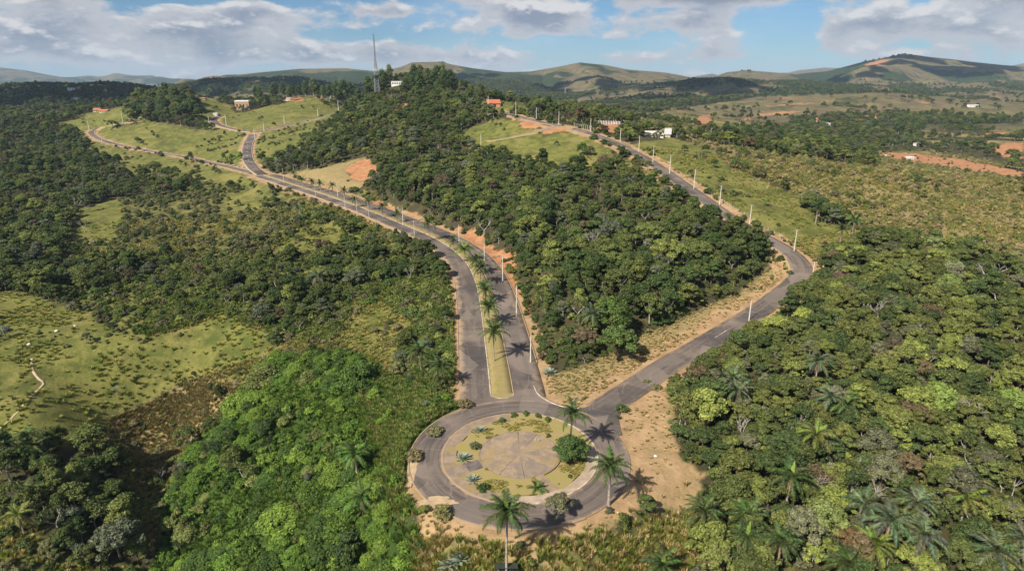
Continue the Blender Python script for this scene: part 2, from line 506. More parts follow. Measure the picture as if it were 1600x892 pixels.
# ------------------------------------------------------------------ land-cover zones, outlined on the photograph and carried to the ground
ZONES = {
    'forest': [
        [(800, 432), (822, 520), (835, 575), (870, 596), (930, 578), (1000, 535), (1080, 490), (1140, 468), (1200, 428), (1185, 392), (1130, 362), (1070, 325), (1010, 290), (960, 270), (900, 270), (850, 268), (790, 258), (700, 246), (610, 275), (565, 290), (600, 312), (650, 340), (735, 368), (780, 400)],
        [(400, 255), (440, 270), (500, 262), (575, 243), (600, 270), (700, 247), (725, 222), (745, 205), (780, 190), (765, 172), (700, 158), (600, 158), (545, 172), (528, 185), (490, 215), (470, 236), (430, 252)],
        [(0, 185), (118, 200), (122, 232), (150, 252), (230, 282), (310, 300), (190, 312), (120, 335), (105, 395), (60, 440), (0, 455)],
        [(0, 700), (80, 690), (160, 700), (195, 740), (215, 800), (240, 892), (120, 880), (60, 820), (0, 810)],
        [(185, 190), (230, 186), (310, 186), (325, 203), (300, 213), (230, 200)],
        [(1130, 268), (1205, 285), (1255, 308), (1200, 300), (1130, 280)], [(1255, 345), (1310, 335), (1372, 370), (1345, 398), (1292, 366)],
        [(395, 262), (430, 275), (470, 285), (500, 275), (470, 262)],
        [(772, 178), (850, 172), (930, 178), (1000, 190), (985, 196), (900, 188), (830, 182)],
        [(885, 232), (905, 224), (930, 232), (925, 242), (895, 242)],
        [(1085, 206), (1160, 204), (1215, 198), (1300, 191), (1400, 199), (1440, 214), (1430, 236), (1375, 238), (1300, 236), (1200, 222)], [(1440, 228), (1490, 222), (1540, 232), (1600, 250), (1600, 262), (1500, 243), (1430, 234)], [(1360, 172), (1480, 168), (1600, 166), (1600, 192), (1500, 196), (1380, 192)],
        [(1010, 222), (1060, 224), (1085, 240), (1100, 262), (1060, 250), (1000, 232)],
    ],
    'mixed': [[(55, 440), (110, 400), (230, 392), (330, 408), (420, 405), (520, 398), (560, 432), (545, 500), (515, 535), (440, 530), (350, 490), (250, 522), (200, 520), (110, 480)],
              [(470, 322), (515, 332), (595, 372), (680, 422), (708, 470), (722, 545), (735, 600), (720, 625), (690, 612), (650, 590), (610, 575), (640, 505), (600, 470), (560, 480), (560, 432), (500, 395), (470, 395), (465, 345)], [(150, 262), (300, 288), (420, 304), (430, 316), (310, 302), (230, 288)]],
    'lush': [[(545, 585), (600, 578), (650, 600), (720, 628), (690, 655), (645, 700), (628, 760), (655, 812), (640, 850), (612, 800), (590, 740), (596, 690), (560, 640)]],
    'right': [[(1062, 566), (1132, 528), (1180, 500), (1235, 465), (1280, 440), (1310, 405), (1340, 396), (1420, 380), (1500, 395), (1600, 420), (1700, 460), (1900, 950), (1060, 950), (1115, 810), (1105, 735), (1062, 700), (1048, 640)]],
    'vine': [[(385, 600), (425, 565), (540, 545), (600, 585), (650, 605), (695, 625), (640, 690), (622, 760), (655, 815), (640, 900), (620, 1000), (200, 1000), (235, 890), (272, 768), (300, 700), (345, 650)]],
    'scrub': [[(180, 305), (300, 300), (440, 305), (470, 322), (465, 345), (475, 400), (330, 410), (230, 394), (150, 400), (105, 395), (120, 330)], [(0, 810), (60, 820), (120, 880), (240, 892), (240, 1000), (-100, 1000)],
              [(500, 530), (560, 480), (610, 575), (540, 545), (425, 565), (385, 600), (330, 600), (400, 565), (420, 530)]],
    'hillside': [[(1062, 213), (1120, 226), (1200, 241), (1375, 264), (1600, 308), (1800, 340), (1800, 480), (1600, 425), (1500, 398), (1420, 385), (1370, 365), (1310, 335), (1255, 308), (1205, 285), (1140, 262)], [(1360, 248), (1420, 254), (1500, 266), (1600, 281), (1600, 308), (1375, 264)]],
    'pasture': [[(-60, 455), (40, 460), (110, 485), (190, 522), (250, 525), (350, 492), (430, 530), (405, 562), (330, 580), (290, 590), (255, 620), (175, 655), (160, 695), (80, 692), (-60, 720)],
                [(125, 330), (182, 310), (192, 345), (172, 378), (112, 385)]],
    'brown': [[(165, 695), (175, 655), (260, 615), (330, 600), (385, 600), (345, 650), (300, 700), (272, 740), (230, 745)], [(250, 620), (330, 590), (400, 565), (330, 600)]],
    'lawn': [[(138, 214), (160, 224), (250, 244), (340, 260), (405, 278), (425, 298), (300, 284), (205, 262), (135, 240)], [(560, 485), (600, 468), (642, 505), (612, 575), (560, 552), (525, 540)], [(480, 350), (530, 355), (535, 385), (440, 405), (430, 390)], [(348, 305), (412, 296), (425, 322), (370, 330)],
             [(145, 206), (230, 191), (330, 205), (385, 215), (380, 258), (350, 258), (250, 240), (160, 220)], [(335, 190), (420, 165), (525, 163), (528, 176), (450, 193), (395, 203)],
             [(398, 215), (440, 201), (530, 180), (500, 205), (470, 236), (430, 252), (396, 248)],
             [(730, 200), (790, 186), (850, 190), (905, 205), (950, 230), (975, 262), (900, 268), (820, 258), (735, 232), (722, 214)], [(950, 240), (1000, 262), (1080, 318), (1140, 355), (1120, 362), (1010, 292)],
             [(985, 228), (1050, 214), (1110, 235), (1140, 265), (1240, 303), (1290, 350), (1385, 362), (1310, 400), (1275, 410), (1225, 372), (1150, 332), (1070, 280)],
             [(400, 268), (440, 285), (560, 318), (640, 345), (735, 390), (770, 440), (800, 520), (820, 590), (770, 620), (760, 500), (720, 410), (600, 340), (420, 280)]],
    'dry': [[(440, 272), (500, 263), (575, 245), (592, 265), (572, 290), (540, 302), (500, 290)], [(835, 602), (858, 588), (930, 567), (1010, 521), (1090, 485), (1150, 456), (1205, 412), (1240, 440), (1200, 470), (1120, 517), (1050, 560), (960, 625), (880, 636)],
            [(965, 640), (1060, 585), (1048, 650), (1062, 712), (1108, 745), (1085, 792), (1000, 795), (955, 800), (985, 720)], [(600, 800), (680, 800), (800, 835), (960, 800), (1010, 790), (960, 830), (800, 850), (680, 840)]],
    'tall': [[(640, 838), (720, 842), (800, 850), (960, 828), (1080, 790), (1112, 812), (1060, 900), (1050, 1000), (600, 1000), (640, 892)]],
    'red': [[(540, 262), (575, 247), (592, 265), (572, 285), (548, 280)], [(560, 312), (600, 318), (625, 338), (590, 334)], [(722, 368), (760, 374), (800, 432), (822, 520), (838, 590), (822, 590), (800, 505), (772, 445), (738, 392)],
            [(805, 192), (835, 187), (850, 193), (845, 200), (815, 201)], [(848, 203), (870, 197), (893, 202), (888, 208), (850, 209)], [(925, 196), (965, 192), (985, 200), (965, 209), (930, 205)],
            [(1378, 238), (1430, 240), (1500, 250), (1600, 268), (1600, 279), (1500, 264), (1420, 252), (1375, 244)], [(1545, 232), (1575, 222), (1600, 225), (1600, 250), (1570, 248)], [(1525, 208), (1580, 207), (1575, 213), (1530, 214)],
            [(1090, 182), (1112, 178), (1110, 195), (1092, 195)], [(580, 160), (560, 152), (585, 158)], [(625, 162), (650, 161), (645, 169), (624, 168)], [(395, 152), (470, 152), (480, 158), (400, 160)], [(1330, 180), (1385, 172), (1395, 186), (1345, 190)]],
}
ZPRI = ['scrub', 'hillside', 'forest', 'right', 'mixed', 'vine', 'lush', 'pasture', 'brown', 'lawn', 'dry', 'tall', 'red']


def zone_of(x, y):
    """index into ZPRI per ground point, -1 where none is outlined"""
    z = H(x, y)
    jit = 6.0
    px, py, dep = project(x, y, z)
    s = np.clip(150 / np.maximum(dep, 50), .12, 1.6)
    px = px + (fbm(x, y, 14, 3, 301) - .5) * 2 * jit * 2.2 * s
    py = py + (fbm(x, y, 14, 3, 302) - .5) * 2 * jit * 1.1 * s
    out = np.full(np.shape(x), -1)
    ok = (y < 900) & (y > 15)
    for i, nm in enumerate(ZPRI):
        for poly in ZONES[nm]:
            out = np.where(ok & inpoly(px, py, poly), i, out)
    un = (out < 0) & (rad_of(x, y) < 900)
    left = x < -0.2 * y
    n = fbm(x, y, 120, 3, 77)
    dflt = np.where(y < 420, np.where(left, np.where(n > .45, 2, 0), np.where(x > 60, 3, 2)), np.where(x > 0, np.where(n > .62, 2, np.where(n > .45, 1, 9)), np.where(n > .45, 2, 9)))
    return np.where(un, dflt, out)


def rad_of(x, y):
    return np.maximum(y, np.abs(x) * 1.05)


ZG = zone_of(XG, YG)
# hummocks and cattle terraces in the pasture, rills in the brown gully side
pm = np.isin(ZG, [ZPRI.index('pasture'), ZPRI.index('brown')]).astype(float)
pp = np.pad(pm, 2, mode='edge')
pm = sum(pp[i:i + NY, j:j + NX] for i in range(5) for j in range(5)) / 25
HG = HG + pm * ((fbm(XG, YG, 7, 3, 701) - .5) * 1.9 + (fbm(XG * .4, YG, 5, 2, 702) - .5) * .8)
PXG, PYG, DEPG = project(XG, YG, HG)


def blur(a, n=1):
    for _ in range(n):
        p = np.pad(a, 1, mode='edge')
        a = (p[:-2, 1:-1] + p[2:, 1:-1] + p[1:-1, :-2] + p[1:-1, 2:] + 2 * p[1:-1, 1:-1]) / 6
    return a


def zmask(*names):
    return np.isin(ZG, [ZPRI.index(n) for n in names]).astype(float)


soil = blur(zmask('dry') * .34 + zmask('brown') * .25)
green = blur(zmask('lawn') * .8 + zmask('pasture') * 1.0 + zmask('tall') * .6 + zmask('vine') * .0 + zmask('scrub') * .55 + zmask('hillside') * .35 + zmask('forest', 'right') * .3 + zmask('mixed') * .6)
dry = blur(zmask('dry') * .95 + zmask('hillside') * .7 + zmask('tall') * .3 + zmask('brown') * .8 + zmask('lawn') * .2 + zmask('scrub') * .3)
soil = np.maximum(soil, .62 * inpoly(PXG, PYG, ZONES['dry'][2]))
redm = np.maximum(blur(zmask('red')), BANK * smooth(10.2, 11.4, RD['avenue']) * smooth(16, 13, RD['avenue'] + (fbm(XG, YG, 14, 3, 411) - .40) * 12) * .75)
for nm, wd in (('ridge', 5.5), ('avenue', 3.2), ('upper', 2.6), ('upper_left', 2.6), ('loop', 3.0), ('spur', 2.0)):
    half = ROADS[nm][1]
    k = 1 - smooth(half + wd * .35, half + wd * 1.25, RD[nm] + (fbm(XG, YG, 7, 3, 401) - .5) * 4)
    soil = np.maximum(soil, k)
    redm *= (1 - k * (.0 if nm == 'avenue' else .6))
k = 1 - smooth(21.0, 25.5, drb + (fbm(XG, YG, 6, 3, 402) - .5) * 5)
soil = np.maximum(soil, k)
trk = np.array([G(*p) for p in [(-5, 672), (15, 655), (30, 640), (45, 622), (62, 606), (68, 598), (58, 588), (50, 575), (50, 560)]])
dtr, _ = dist_to(np.column_stack([resample(trk[:, :2], 2.0), np.zeros(len(resample(trk[:, :2], 2.0)))]), XG, YG)
path = (1 - smooth(.5, 1.5, dtr))
TRK = resample(trk[:, :2], 1.5)
# beyond the outlined ground: open hill grass, woods, and cloud shadow coloured as woods
FAR = smooth(780, 1000, rad_of(XG, YG))
slope_n = fbm(XG, YG, 520, 5, 501)
wood_n = fbm(XG, YG, 430, 5, 502) * .62 + fbm(XG, YG, 130, 3, 503) * .38
WOODS_SHADOW_PX = [[(0, 128), (130, 126), (260, 140), (250, 170), (150, 185), (0, 190)], [(1150, 216), (1210, 200), (1300, 192), (1400, 200), (1440, 215), (1430, 240), (1360, 243), (1260, 236)],
            [(1390, 172), (1470, 165), (1600, 160), (1600, 192), (1480, 196), (1400, 190)], [(965, 158), (1000, 150), (1060, 148), (1060, 160), (1010, 167), (975, 168)], [(880, 130), (930, 120), (980, 122), (960, 134), (900, 140)],  # some patches on the open hills paint cloud shadow as dark woods
            [(1205, 131), (1260, 120), (1340, 117), (1345, 123), (1290, 130), (1220, 134)], [(670, 110), (698, 106), (690, 120), (660, 122)], [(930, 143), (980, 133), (1060, 128), (1075, 132), (1010, 140), (960, 146)],
            [(640, 120), (760, 110), (900, 125), (930, 150), (820, 165), (740, 160)], [(1380, 130), (1500, 138), (1600, 125), (1600, 150), (1480, 160), (1400, 146)], [(280, 128), (400, 118), (560, 112), (600, 130), (450, 145), (300, 150)]]
OPEN_PX = [[(680, 118), (715, 108), (716, 119), (690, 121)], [(1420, 93), (1600, 106), (1600, 118), (1450, 108)], [(1020, 175), (1200, 150), (1400, 146), (1560, 158), (1480, 165), (1390, 172), (1220, 192), (1120, 195)],
           [(1000, 150), (1100, 135), (1200, 136), (1180, 148)]]
wpoly = np.zeros_like(XG)
for p in WOODS_SHADOW_PX:
    wpoly = np.maximum(wpoly, inpoly(PXG, PYG, p))
opoly = np.zeros_like(XG)
for p in OPEN_PX:
    opoly = np.maximum(opoly, inpoly(PXG, PYG, p))
hi = smooth(60, 170, HG)
woods = smooth(.49, .56, wood_n - .075 * (XG > 0) + wpoly * .12 - opoly * .2 - hi * .06 + smooth(2400, 3000, YG) * .075 * (1 - hi)) * FAR
woods = np.maximum(woods, 0)
hill = FAR * (1 - woods)
soil, green, dry, redm = [a * (1 - FAR) for a in (soil, green, dry, redm)]
redfar = smooth(.70, .78, fbm(XG, YG, 120, 4, 504)) * hill * smooth(2600, 1500, YG) * (XG > 0) * .5
for p in [[(1325, 186), (1360, 179), (1385, 175), (1392, 184), (1350, 190)], [(1150, 188), (1178, 183), (1172, 190)], [(1000, 177), (1034, 181), (1012, 186)], [(1210, 178), (1240, 175), (1238, 181)], [(1430, 158), (1470, 160), (1440, 163)], [(1345, 101), (1385, 92), (1400, 99), (1360, 106)], [(1085, 182), (1118, 176), (1112, 196), (1090, 196)], [(1180, 178), (1250, 172), (1250, 175), (1182, 184)], [(1195, 165), (1270, 160), (1345, 151), (1345, 152.5), (1270, 162.5), (1196, 167)], [(1130, 146), (1185, 134), (1190, 135.5), (1140, 147)]]:
    redfar = np.maximum(redfar, blur(inpoly(PXG, PYG, p).astype(float)) * FAR * .8)


# ------------------------------------------------------------------ materials
def mat(name):
    m = bpy.data.materials.new(name)
    m.use_nodes = True
    t = NT(m.node_tree)
    t.n.clear()
    out = t.node('ShaderNodeOutputMaterial')
    b = t.node('ShaderNodeBsdfPrincipled')
    b.inputs['Specular IOR Level'].default_value = 0.25
    b.inputs['Roughness'].default_value = 0.85
    t.l.new(b.outputs[0], out.inputs[0])
    t.b = b
    t.m = m
    t.out = out
    return t


def bump(t, height, strength, dist):
    nd = t.node('ShaderNodeBump')
    nd.inputs['Strength'].default_value = strength
    nd.inputs['Distance'].default_value = dist
    t.set(nd.inputs['Height'], height)
    t.l.new(nd.outputs[0], t.b.inputs['Normal'])


def plain(name, c, var=.25, scale=1.5, rough=.8, c2=None, bmp=0.0, spec=.25, metal=0.0):
    t = mat(name)
    geo = t.node('ShaderNodeNewGeometry').outputs['Position']
    n = t.noise(geo, scale, 5, .6)
    c2 = c2 or tuple(x * (1 - var * 1.4) for x in c)
    cc = t.mix(t.maprange(n, .3, .7), c2, tuple(x * (1 + var * .5) for x in c))
    t.set(t.b.inputs['Base Color'], cc)
    t.b.inputs['Roughness'].default_value = rough
    t.b.inputs['Specular IOR Level'].default_value = spec
    t.b.inputs['Metallic'].default_value = metal
    if bmp:
        bump(t, t.noise(geo, scale * 6, 4, .6), .5, bmp)
    return t.m


# ground
t = mat('ground')
pos = t.node('ShaderNodeNewGeometry').outputs['Position']
za = t.node('ShaderNodeSeparateColor', ins={0: t.node('ShaderNodeAttribute', attribute_name='cover_a').outputs['Color']})
zb = t.node('ShaderNodeSeparateColor', ins={0: t.node('ShaderNodeAttribute', attribute_name='cover_b').outputs['Color']})
zc_ = t.node('ShaderNodeSeparateColor', ins={0: t.node('ShaderNodeAttribute', attribute_name='cover_c').outputs['Color']})
n1 = t.noise(pos, .035, 6, .6)
n2 = t.noise(pos, .25, 6, .65)
n3 = t.noise(pos, 1.6, 5, .7)
n4 = t.noise(pos, .008, 6, .6)


def brk(m, lo=.25, hi=.75, a=n2, k=.55):
    return t.maprange(t.math('ADD', m, t.math('MULTIPLY', t.math('SUBTRACT', a, .5), k * 2)), lo, hi)


floor_c = t.mix(n3, (.030, .028, .014), (.085, .075, .040))
grass_c = t.mix(t.maprange(n2, .35, .65), (.085, .105, .024), (.190, .180, .050))
grass_c = t.mix(t.maprange(n1, .45, .7), grass_c, (.215, .190, .060))
grass_c = t.mix(t.maprange(t.noise(pos, .09, 5, .65), .48, .68), grass_c, (.085, .092, .026))
grass_c = t.mix(t.maprange(t.noise(pos, .055, 5, .65, .5), .60, .74), grass_c, (.20, .145, .068))
grass_c = t.mix(t.maprange(n3, .5, .75), grass_c, (.050, .064, .016))
dry_c = t.mix(t.maprange(n3, .3, .7), (.19, .150, .065), (.36, .275, .135))
dry_c = t.mix(t.maprange(n2, .45, .7), dry_c, (.120, .115, .040))
soil_c = t.mix(t.maprange(n2, .3, .7), (.29, .185, .098), (.43, .290, .160))
soil_c = t.mix(t.maprange(n3, .5, .8), soil_c, (.26, .19, .10))
red_c = t.mix(t.maprange(n2, .3, .7), (.30, .135, .064), (.44, .235, .12))
red_c = t.mix(t.maprange(n3, .52, .72), red_c, (.20, .10, .055))
hill_c = t.mix(t.maprange(n4, .35, .65), (.128, .094, .064), (.122, .110, .048))
hill_c = t.mix(t.maprange(n1, .45, .7), hill_c, (.185, .155, .072))
hill_c = t.mix(t.maprange(t.noise(pos, .02, 7, .7), .50, .64), hill_c, (.040, .050, .022))
wood_c = t.mix(t.maprange(t.noise(pos, .06, 5, .7), .35, .65), (.016, .030, .012), (.045, .062, .026))
c = floor_c
c = t.mix(brk(za.outputs[1]), c, grass_c)
c = t.mix(brk(za.outputs[2]), c, dry_c)
c = t.mix(brk(za.outputs[0]), c, soil_c)
c = t.mix(zb.outputs[1], c, hill_c)
c = t.mix(brk(zb.outputs[2], .3, .7, n1, .3), c, wood_c)
c = t.mix(brk(zb.outputs[0], .3, .7), c, red_c)
c = t.mix(brk(zc_.outputs[0], .3, .6, n3, .25), c, t.mix(n3, (.022, .045, .010), (.06, .10, .02)))
t.set(t.b.inputs['Base Color'], c)
t.b.inputs['Roughness'].default_value = .95
t.b.inputs['Specular IOR Level'].default_value = .1
bump(t, t.math('ADD', t.math('MULTIPLY', n2, 1.2), t.math('MULTIPLY', n3, .5)), .7, .5)
M_GROUND = t.m

# asphalt: worn, dusty, streaked along the wheel tracks
t = mat('asphalt')
pos = t.node('ShaderNodeNewGeometry').outputs['Position']
uv = t.node('ShaderNodeUVMap').outputs[0]
uvs = t.node('ShaderNodeSeparateXYZ', ins={0: uv})
mp = t.node('ShaderNodeCombineXYZ')
t.set(mp.inputs[0], t.math('MULTIPLY', uvs.outputs[0], 9.0))
t.set(mp.inputs[1], t.math('MULTIPLY', uvs.outputs[1], .05))
streak = t.noise(mp.outputs[0], 1.0, 5, .65, .4)
blot = t.noise(pos, .09, 5, .6)
fine = t.noise(pos, 3.0, 4, .7)
c = t.mix(t.maprange(streak, .35, .65), (.088, .071, .062), (.160, .128, .109))
c = t.mix(t.maprange(blot, .45, .70), c, (.205, .162, .132))
c = t.mix(t.maprange(t.noise(pos, .05, 4, .6), .52, .66), c, (.070, .061, .060))
c = t.mix(t.maprange(fine, .5, .85, 0, .35), c, (.21, .175, .15))
edge = t.math('ABSOLUTE', t.math('SUBTRACT', uvs.outputs[0], .5))
c = t.mix(t.maprange(t.math('ADD', edge, t.math('MULTIPLY', t.math('SUBTRACT', t.noise(pos, .35, 6, .7), .5), .5)), .40, .52), c, (.30, .21, .135))
vp = t.node('ShaderNodeTexVoronoi')
t.set(vp.inputs['Vector'], pos)
vp.inputs['Scale'].default_value = .11
pt = t.node('ShaderNodeSeparateColor', ins={0: vp.outputs['Color']})
c = t.mix(t.maprange(pt.outputs[0], .78, .80, 0, .55), c, (.062, .055, .053))
c = t.mix(t.maprange(pt.outputs[1], .82, .84, 0, .45), c, (.22, .18, .15))
vor = t.node('ShaderNodeTexVoronoi', feature='DISTANCE_TO_EDGE')
t.set(vor.inputs['Vector'], t.vmath('ADD', pos, t.vmath('SCALE', t.noise(pos, .4, 3, .6, 0, True), (0, 0, 0))))
vor.inputs['Scale'].default_value = .16
c = t.mix(t.maprange(vor.outputs['Distance'], .0, .012, .55, 0), c, (.26, .21, .17))
t.set(t.b.inputs['Base Color'], c)
t.b.inputs['Roughness'].default_value = .88
M_ASPH = t.m

M_KERB = plain('kerb_concrete', (.46, .39, .30), .3, .8, .8, (.30, .22, .15))
M_KERBD = plain('kerb_dusty', (.27, .19, .125), .3, .5, .9, (.36, .27, .18))
M_DUST = plain('dusty_concrete', (.34, .255, .18), .3, .35, .9, (.20, .155, .125))
M_SLABS = [plain('plaza_slab_tan', (.36, .265, .17), .3, .4, .9, (.22, .17, .13)), plain('plaza_slab_grey', (.19, .155, .132), .3, .5, .9, (.33, .245, .165)), plain('plaza_slab_dark', (.15, .125, .115), .3, .8, .9)]
def worn(name, a, b, c3, sc_=.5):
    t = mat(name)
    pos = t.node('ShaderNodeNewGeometry').outputs['Position']
    c = t.mix(t.maprange(t.noise(pos, sc_, 6, .65), .35, .65), a, b)
    c = t.mix(t.maprange(t.noise(pos, sc_ * .7, 6, .7, .6), .50, .62), c, c3)
    c = t.mix(t.maprange(t.noise(pos, sc_ * 7, 4, .7), .55, .75, 0, .6), c, tuple(v * .55 for v in a))
    t.set(t.b.inputs['Base Color'], c)
    t.b.inputs['Roughness'].default_value = .92
    bump(t, t.noise(pos, 6, 4, .7), .4, .05)
    return t.m


M_DUST = worn('worn_walkway', (.31, .225, .15), (.20, .155, .125), (.27, .205, .085))
M_SLABS = [worn('plaza_tan', (.34, .245, .155), (.22, .168, .128), (.29, .215, .10), .4), worn('plaza_grey', (.20, .16, .132), (.27, .20, .14), (.33, .24, .15), .45), M_SLABS[2]]
M_WALK = worn('worn_sidewalk', (.42, .33, .245), (.30, .235, .175), (.34, .25, .15), .5)
M_LINE = plain('worn_road_paint', (.55, .52, .48), .3, 1.2, .8, (.20, .17, .155))
M_POST = plain('fence_post_concrete', (.42, .38, .32), .2, 1.0)
M_POLE = plain('pole_concrete', (.66, .62, .55), .12, 1.0)
M_STEEL = plain('galvanised_steel', (.36, .37, .38), .15, 2.0, .45, metal=.6, spec=.5)
M_DARK = plain('dark_metal', (.03, .03, .033), .2, 2.0, .5)
M_WHITE = plain('white_render', (.78, .77, .74), .08, .7)
M_BRICK = plain('bare_brick', (.45, .29, .17), .25, 2.5, .9, (.36, .25, .16))
M_PINK = plain('pink_render', (.55, .25, .17), .15, .8)
M_CREAM = plain('cream_render', (.62, .55, .45), .15, .7)
M_TILE = plain('clay_roof_tile', (.48, .17, .085), .3, 2.0, .85)
M_GREYROOF = plain('fibre_cement_roof', (.52, .47, .43), .15, 1.0)
M_GLASS = plain('dark_window', (.03, .035, .04), .1, 1.0, .2, spec=.5)
M_WOOD = plain('weathered_wood', (.20, .15, .11), .3, 3.0)
M_BARK = plain('bark', (.16, .125, .095), .35, 4.0, .9)
M_PALMBARK = plain('palm_bark', (.36, .31, .26), .3, 3.0, .9)
M_DEAD = plain('bare_wood', (.42, .38, .34), .25, 3.0, .9)
M_STONE = plain('stone', (.38, .34, .30), .3, 3.0)
M_EARTH = plain('red_earth', (.50, .215, .095), .3, .6, .95, (.42, .20, .10), bmp=.2)


def foliage(name, gain=1.0, transl=.25):
    """leaf colour = the plant's own tint, varied leaf by leaf and plant by plant"""
    t = mat(name)
    a = t.node('ShaderNodeAttribute', attribute_name='tint')
    a.attribute_type = 'INSTANCER'
    isl = t.node('ShaderNodeNewGeometry').outputs['Random Per Island']
    ob = t.node('ShaderNodeObjectInfo').outputs['Random']
    pos = t.node('ShaderNodeNewGeometry').outputs['Position']
    v = t.math('MULTIPLY', t.maprange(isl, 0, 1, .62, 1.45, False), t.maprange(ob, 0, 1, .8, 1.22, False))
    v = t.math('MULTIPLY', v, t.maprange(t.noise(pos, .9, 3, .6), .3, .7, .8, 1.2))
    v = t.math('MULTIPLY', v, gain)
    cv = t.node('ShaderNodeCombineColor')
    for i in range(3):
        t.set(cv.inputs[i], v)
    c = t.mix(1.0, a.outputs['Color'], cv.outputs[0], 'MULTIPLY')
    c = t.mix(t.maprange(isl, .86, 1.0, 0, .35), c, (.20, .19, .06))
    t.set(t.b.inputs['Base Color'], c)
    t.b.inputs['Roughness'].default_value = .6
    t.b.inputs['Specular IOR Level'].default_value = .12
    if transl:
        tr = t.node('ShaderNodeBsdfTranslucent')
        t.set(tr.inputs[0], t.mix(1.0, c, (1.2, 1.3, .5), 'MULTIPLY'))
        mx = t.node('ShaderNodeMixShader')
        mx.inputs[0].default_value = transl
        t.l.new(t.b.outputs[0], mx.inputs[1])
        t.l.new(tr.outputs[0], mx.inputs[2])
        t.l.new(mx.outputs[0], t.out.inputs[0])
    return t.m


M_LEAF = foliage('leaves', 1.62, .15)
M_FROND = foliage('palm_fronds', 1.35, .15)
M_GRASS = foliage('grass_blades', 1.55, .3)
M_AGAVE = plain('agave_leaf', (.27, .31, .24), .2, 3.0, .6, (.18, .22, .16))
M_THATCH = plain('dead_frond', (.34, .24, .155), .3, 3.0, .9)


# ------------------------------------------------------------------ mesh helpers
def mesh_obj(name, verts, faces, material=None, parent=None, smooth_=False, link=True, mats=None, midx=None):
    me = bpy.data.meshes.new(name)
    me.from_pydata([tuple(v) for v in verts], [], [tuple(f) for f in faces])
    if material:
        me.materials.append(material)
    for m_ in mats or []:
        me.materials.append(m_)
    if midx is not None:
        me.polygons.foreach_set('material_index', np.asarray(midx, np.int32))
    if smooth_:
        me.polygons.foreach_set('use_smooth', np.ones(len(me.polygons), bool))
    me.update()
    o = bpy.data.objects.new(name, me)
    if link:
        col.objects.link(o)
    if parent:
        o.parent = parent
    return o


def quads_mesh(name, V, F, material, smooth_=False):
    """fast mesh from numpy arrays, faces all the same size"""
    me = bpy.data.meshes.new(name)
    V = np.asarray(V, np.float32)
    F = np.asarray(F, np.int32)
    k = F.shape[1]
    me.vertices.add(len(V))
    me.vertices.foreach_set('co', V.ravel())
    me.loops.add(F.size)
    me.loops.foreach_set('vertex_index', F.ravel())
    me.polygons.add(len(F))
    me.polygons.foreach_set('loop_start', np.arange(0, F.size, k, dtype=np.int32))
    me.polygons.foreach_set('loop_total', np.full(len(F), k, np.int32))
    if smooth_:
        me.polygons.foreach_set('use_smooth', np.ones(len(F), bool))
    me.materials.append(material)
    me.update()
    me.validate()
    return me


def empty(name, loc, rz=0.0):
    o = bpy.data.objects.new(name, None)
    o.empty_display_size = .3
    o.location = loc
    o.rotation_euler = (0, 0, rz)
    col.objects.link(o)
    return o


def tag(o, label=None, cat=None, group=None, kind=None):
    for k_, v_ in (('label', label), ('category', cat), ('group', group), ('kind', kind)):
        if v_:
            o[k_] = v_
    return o


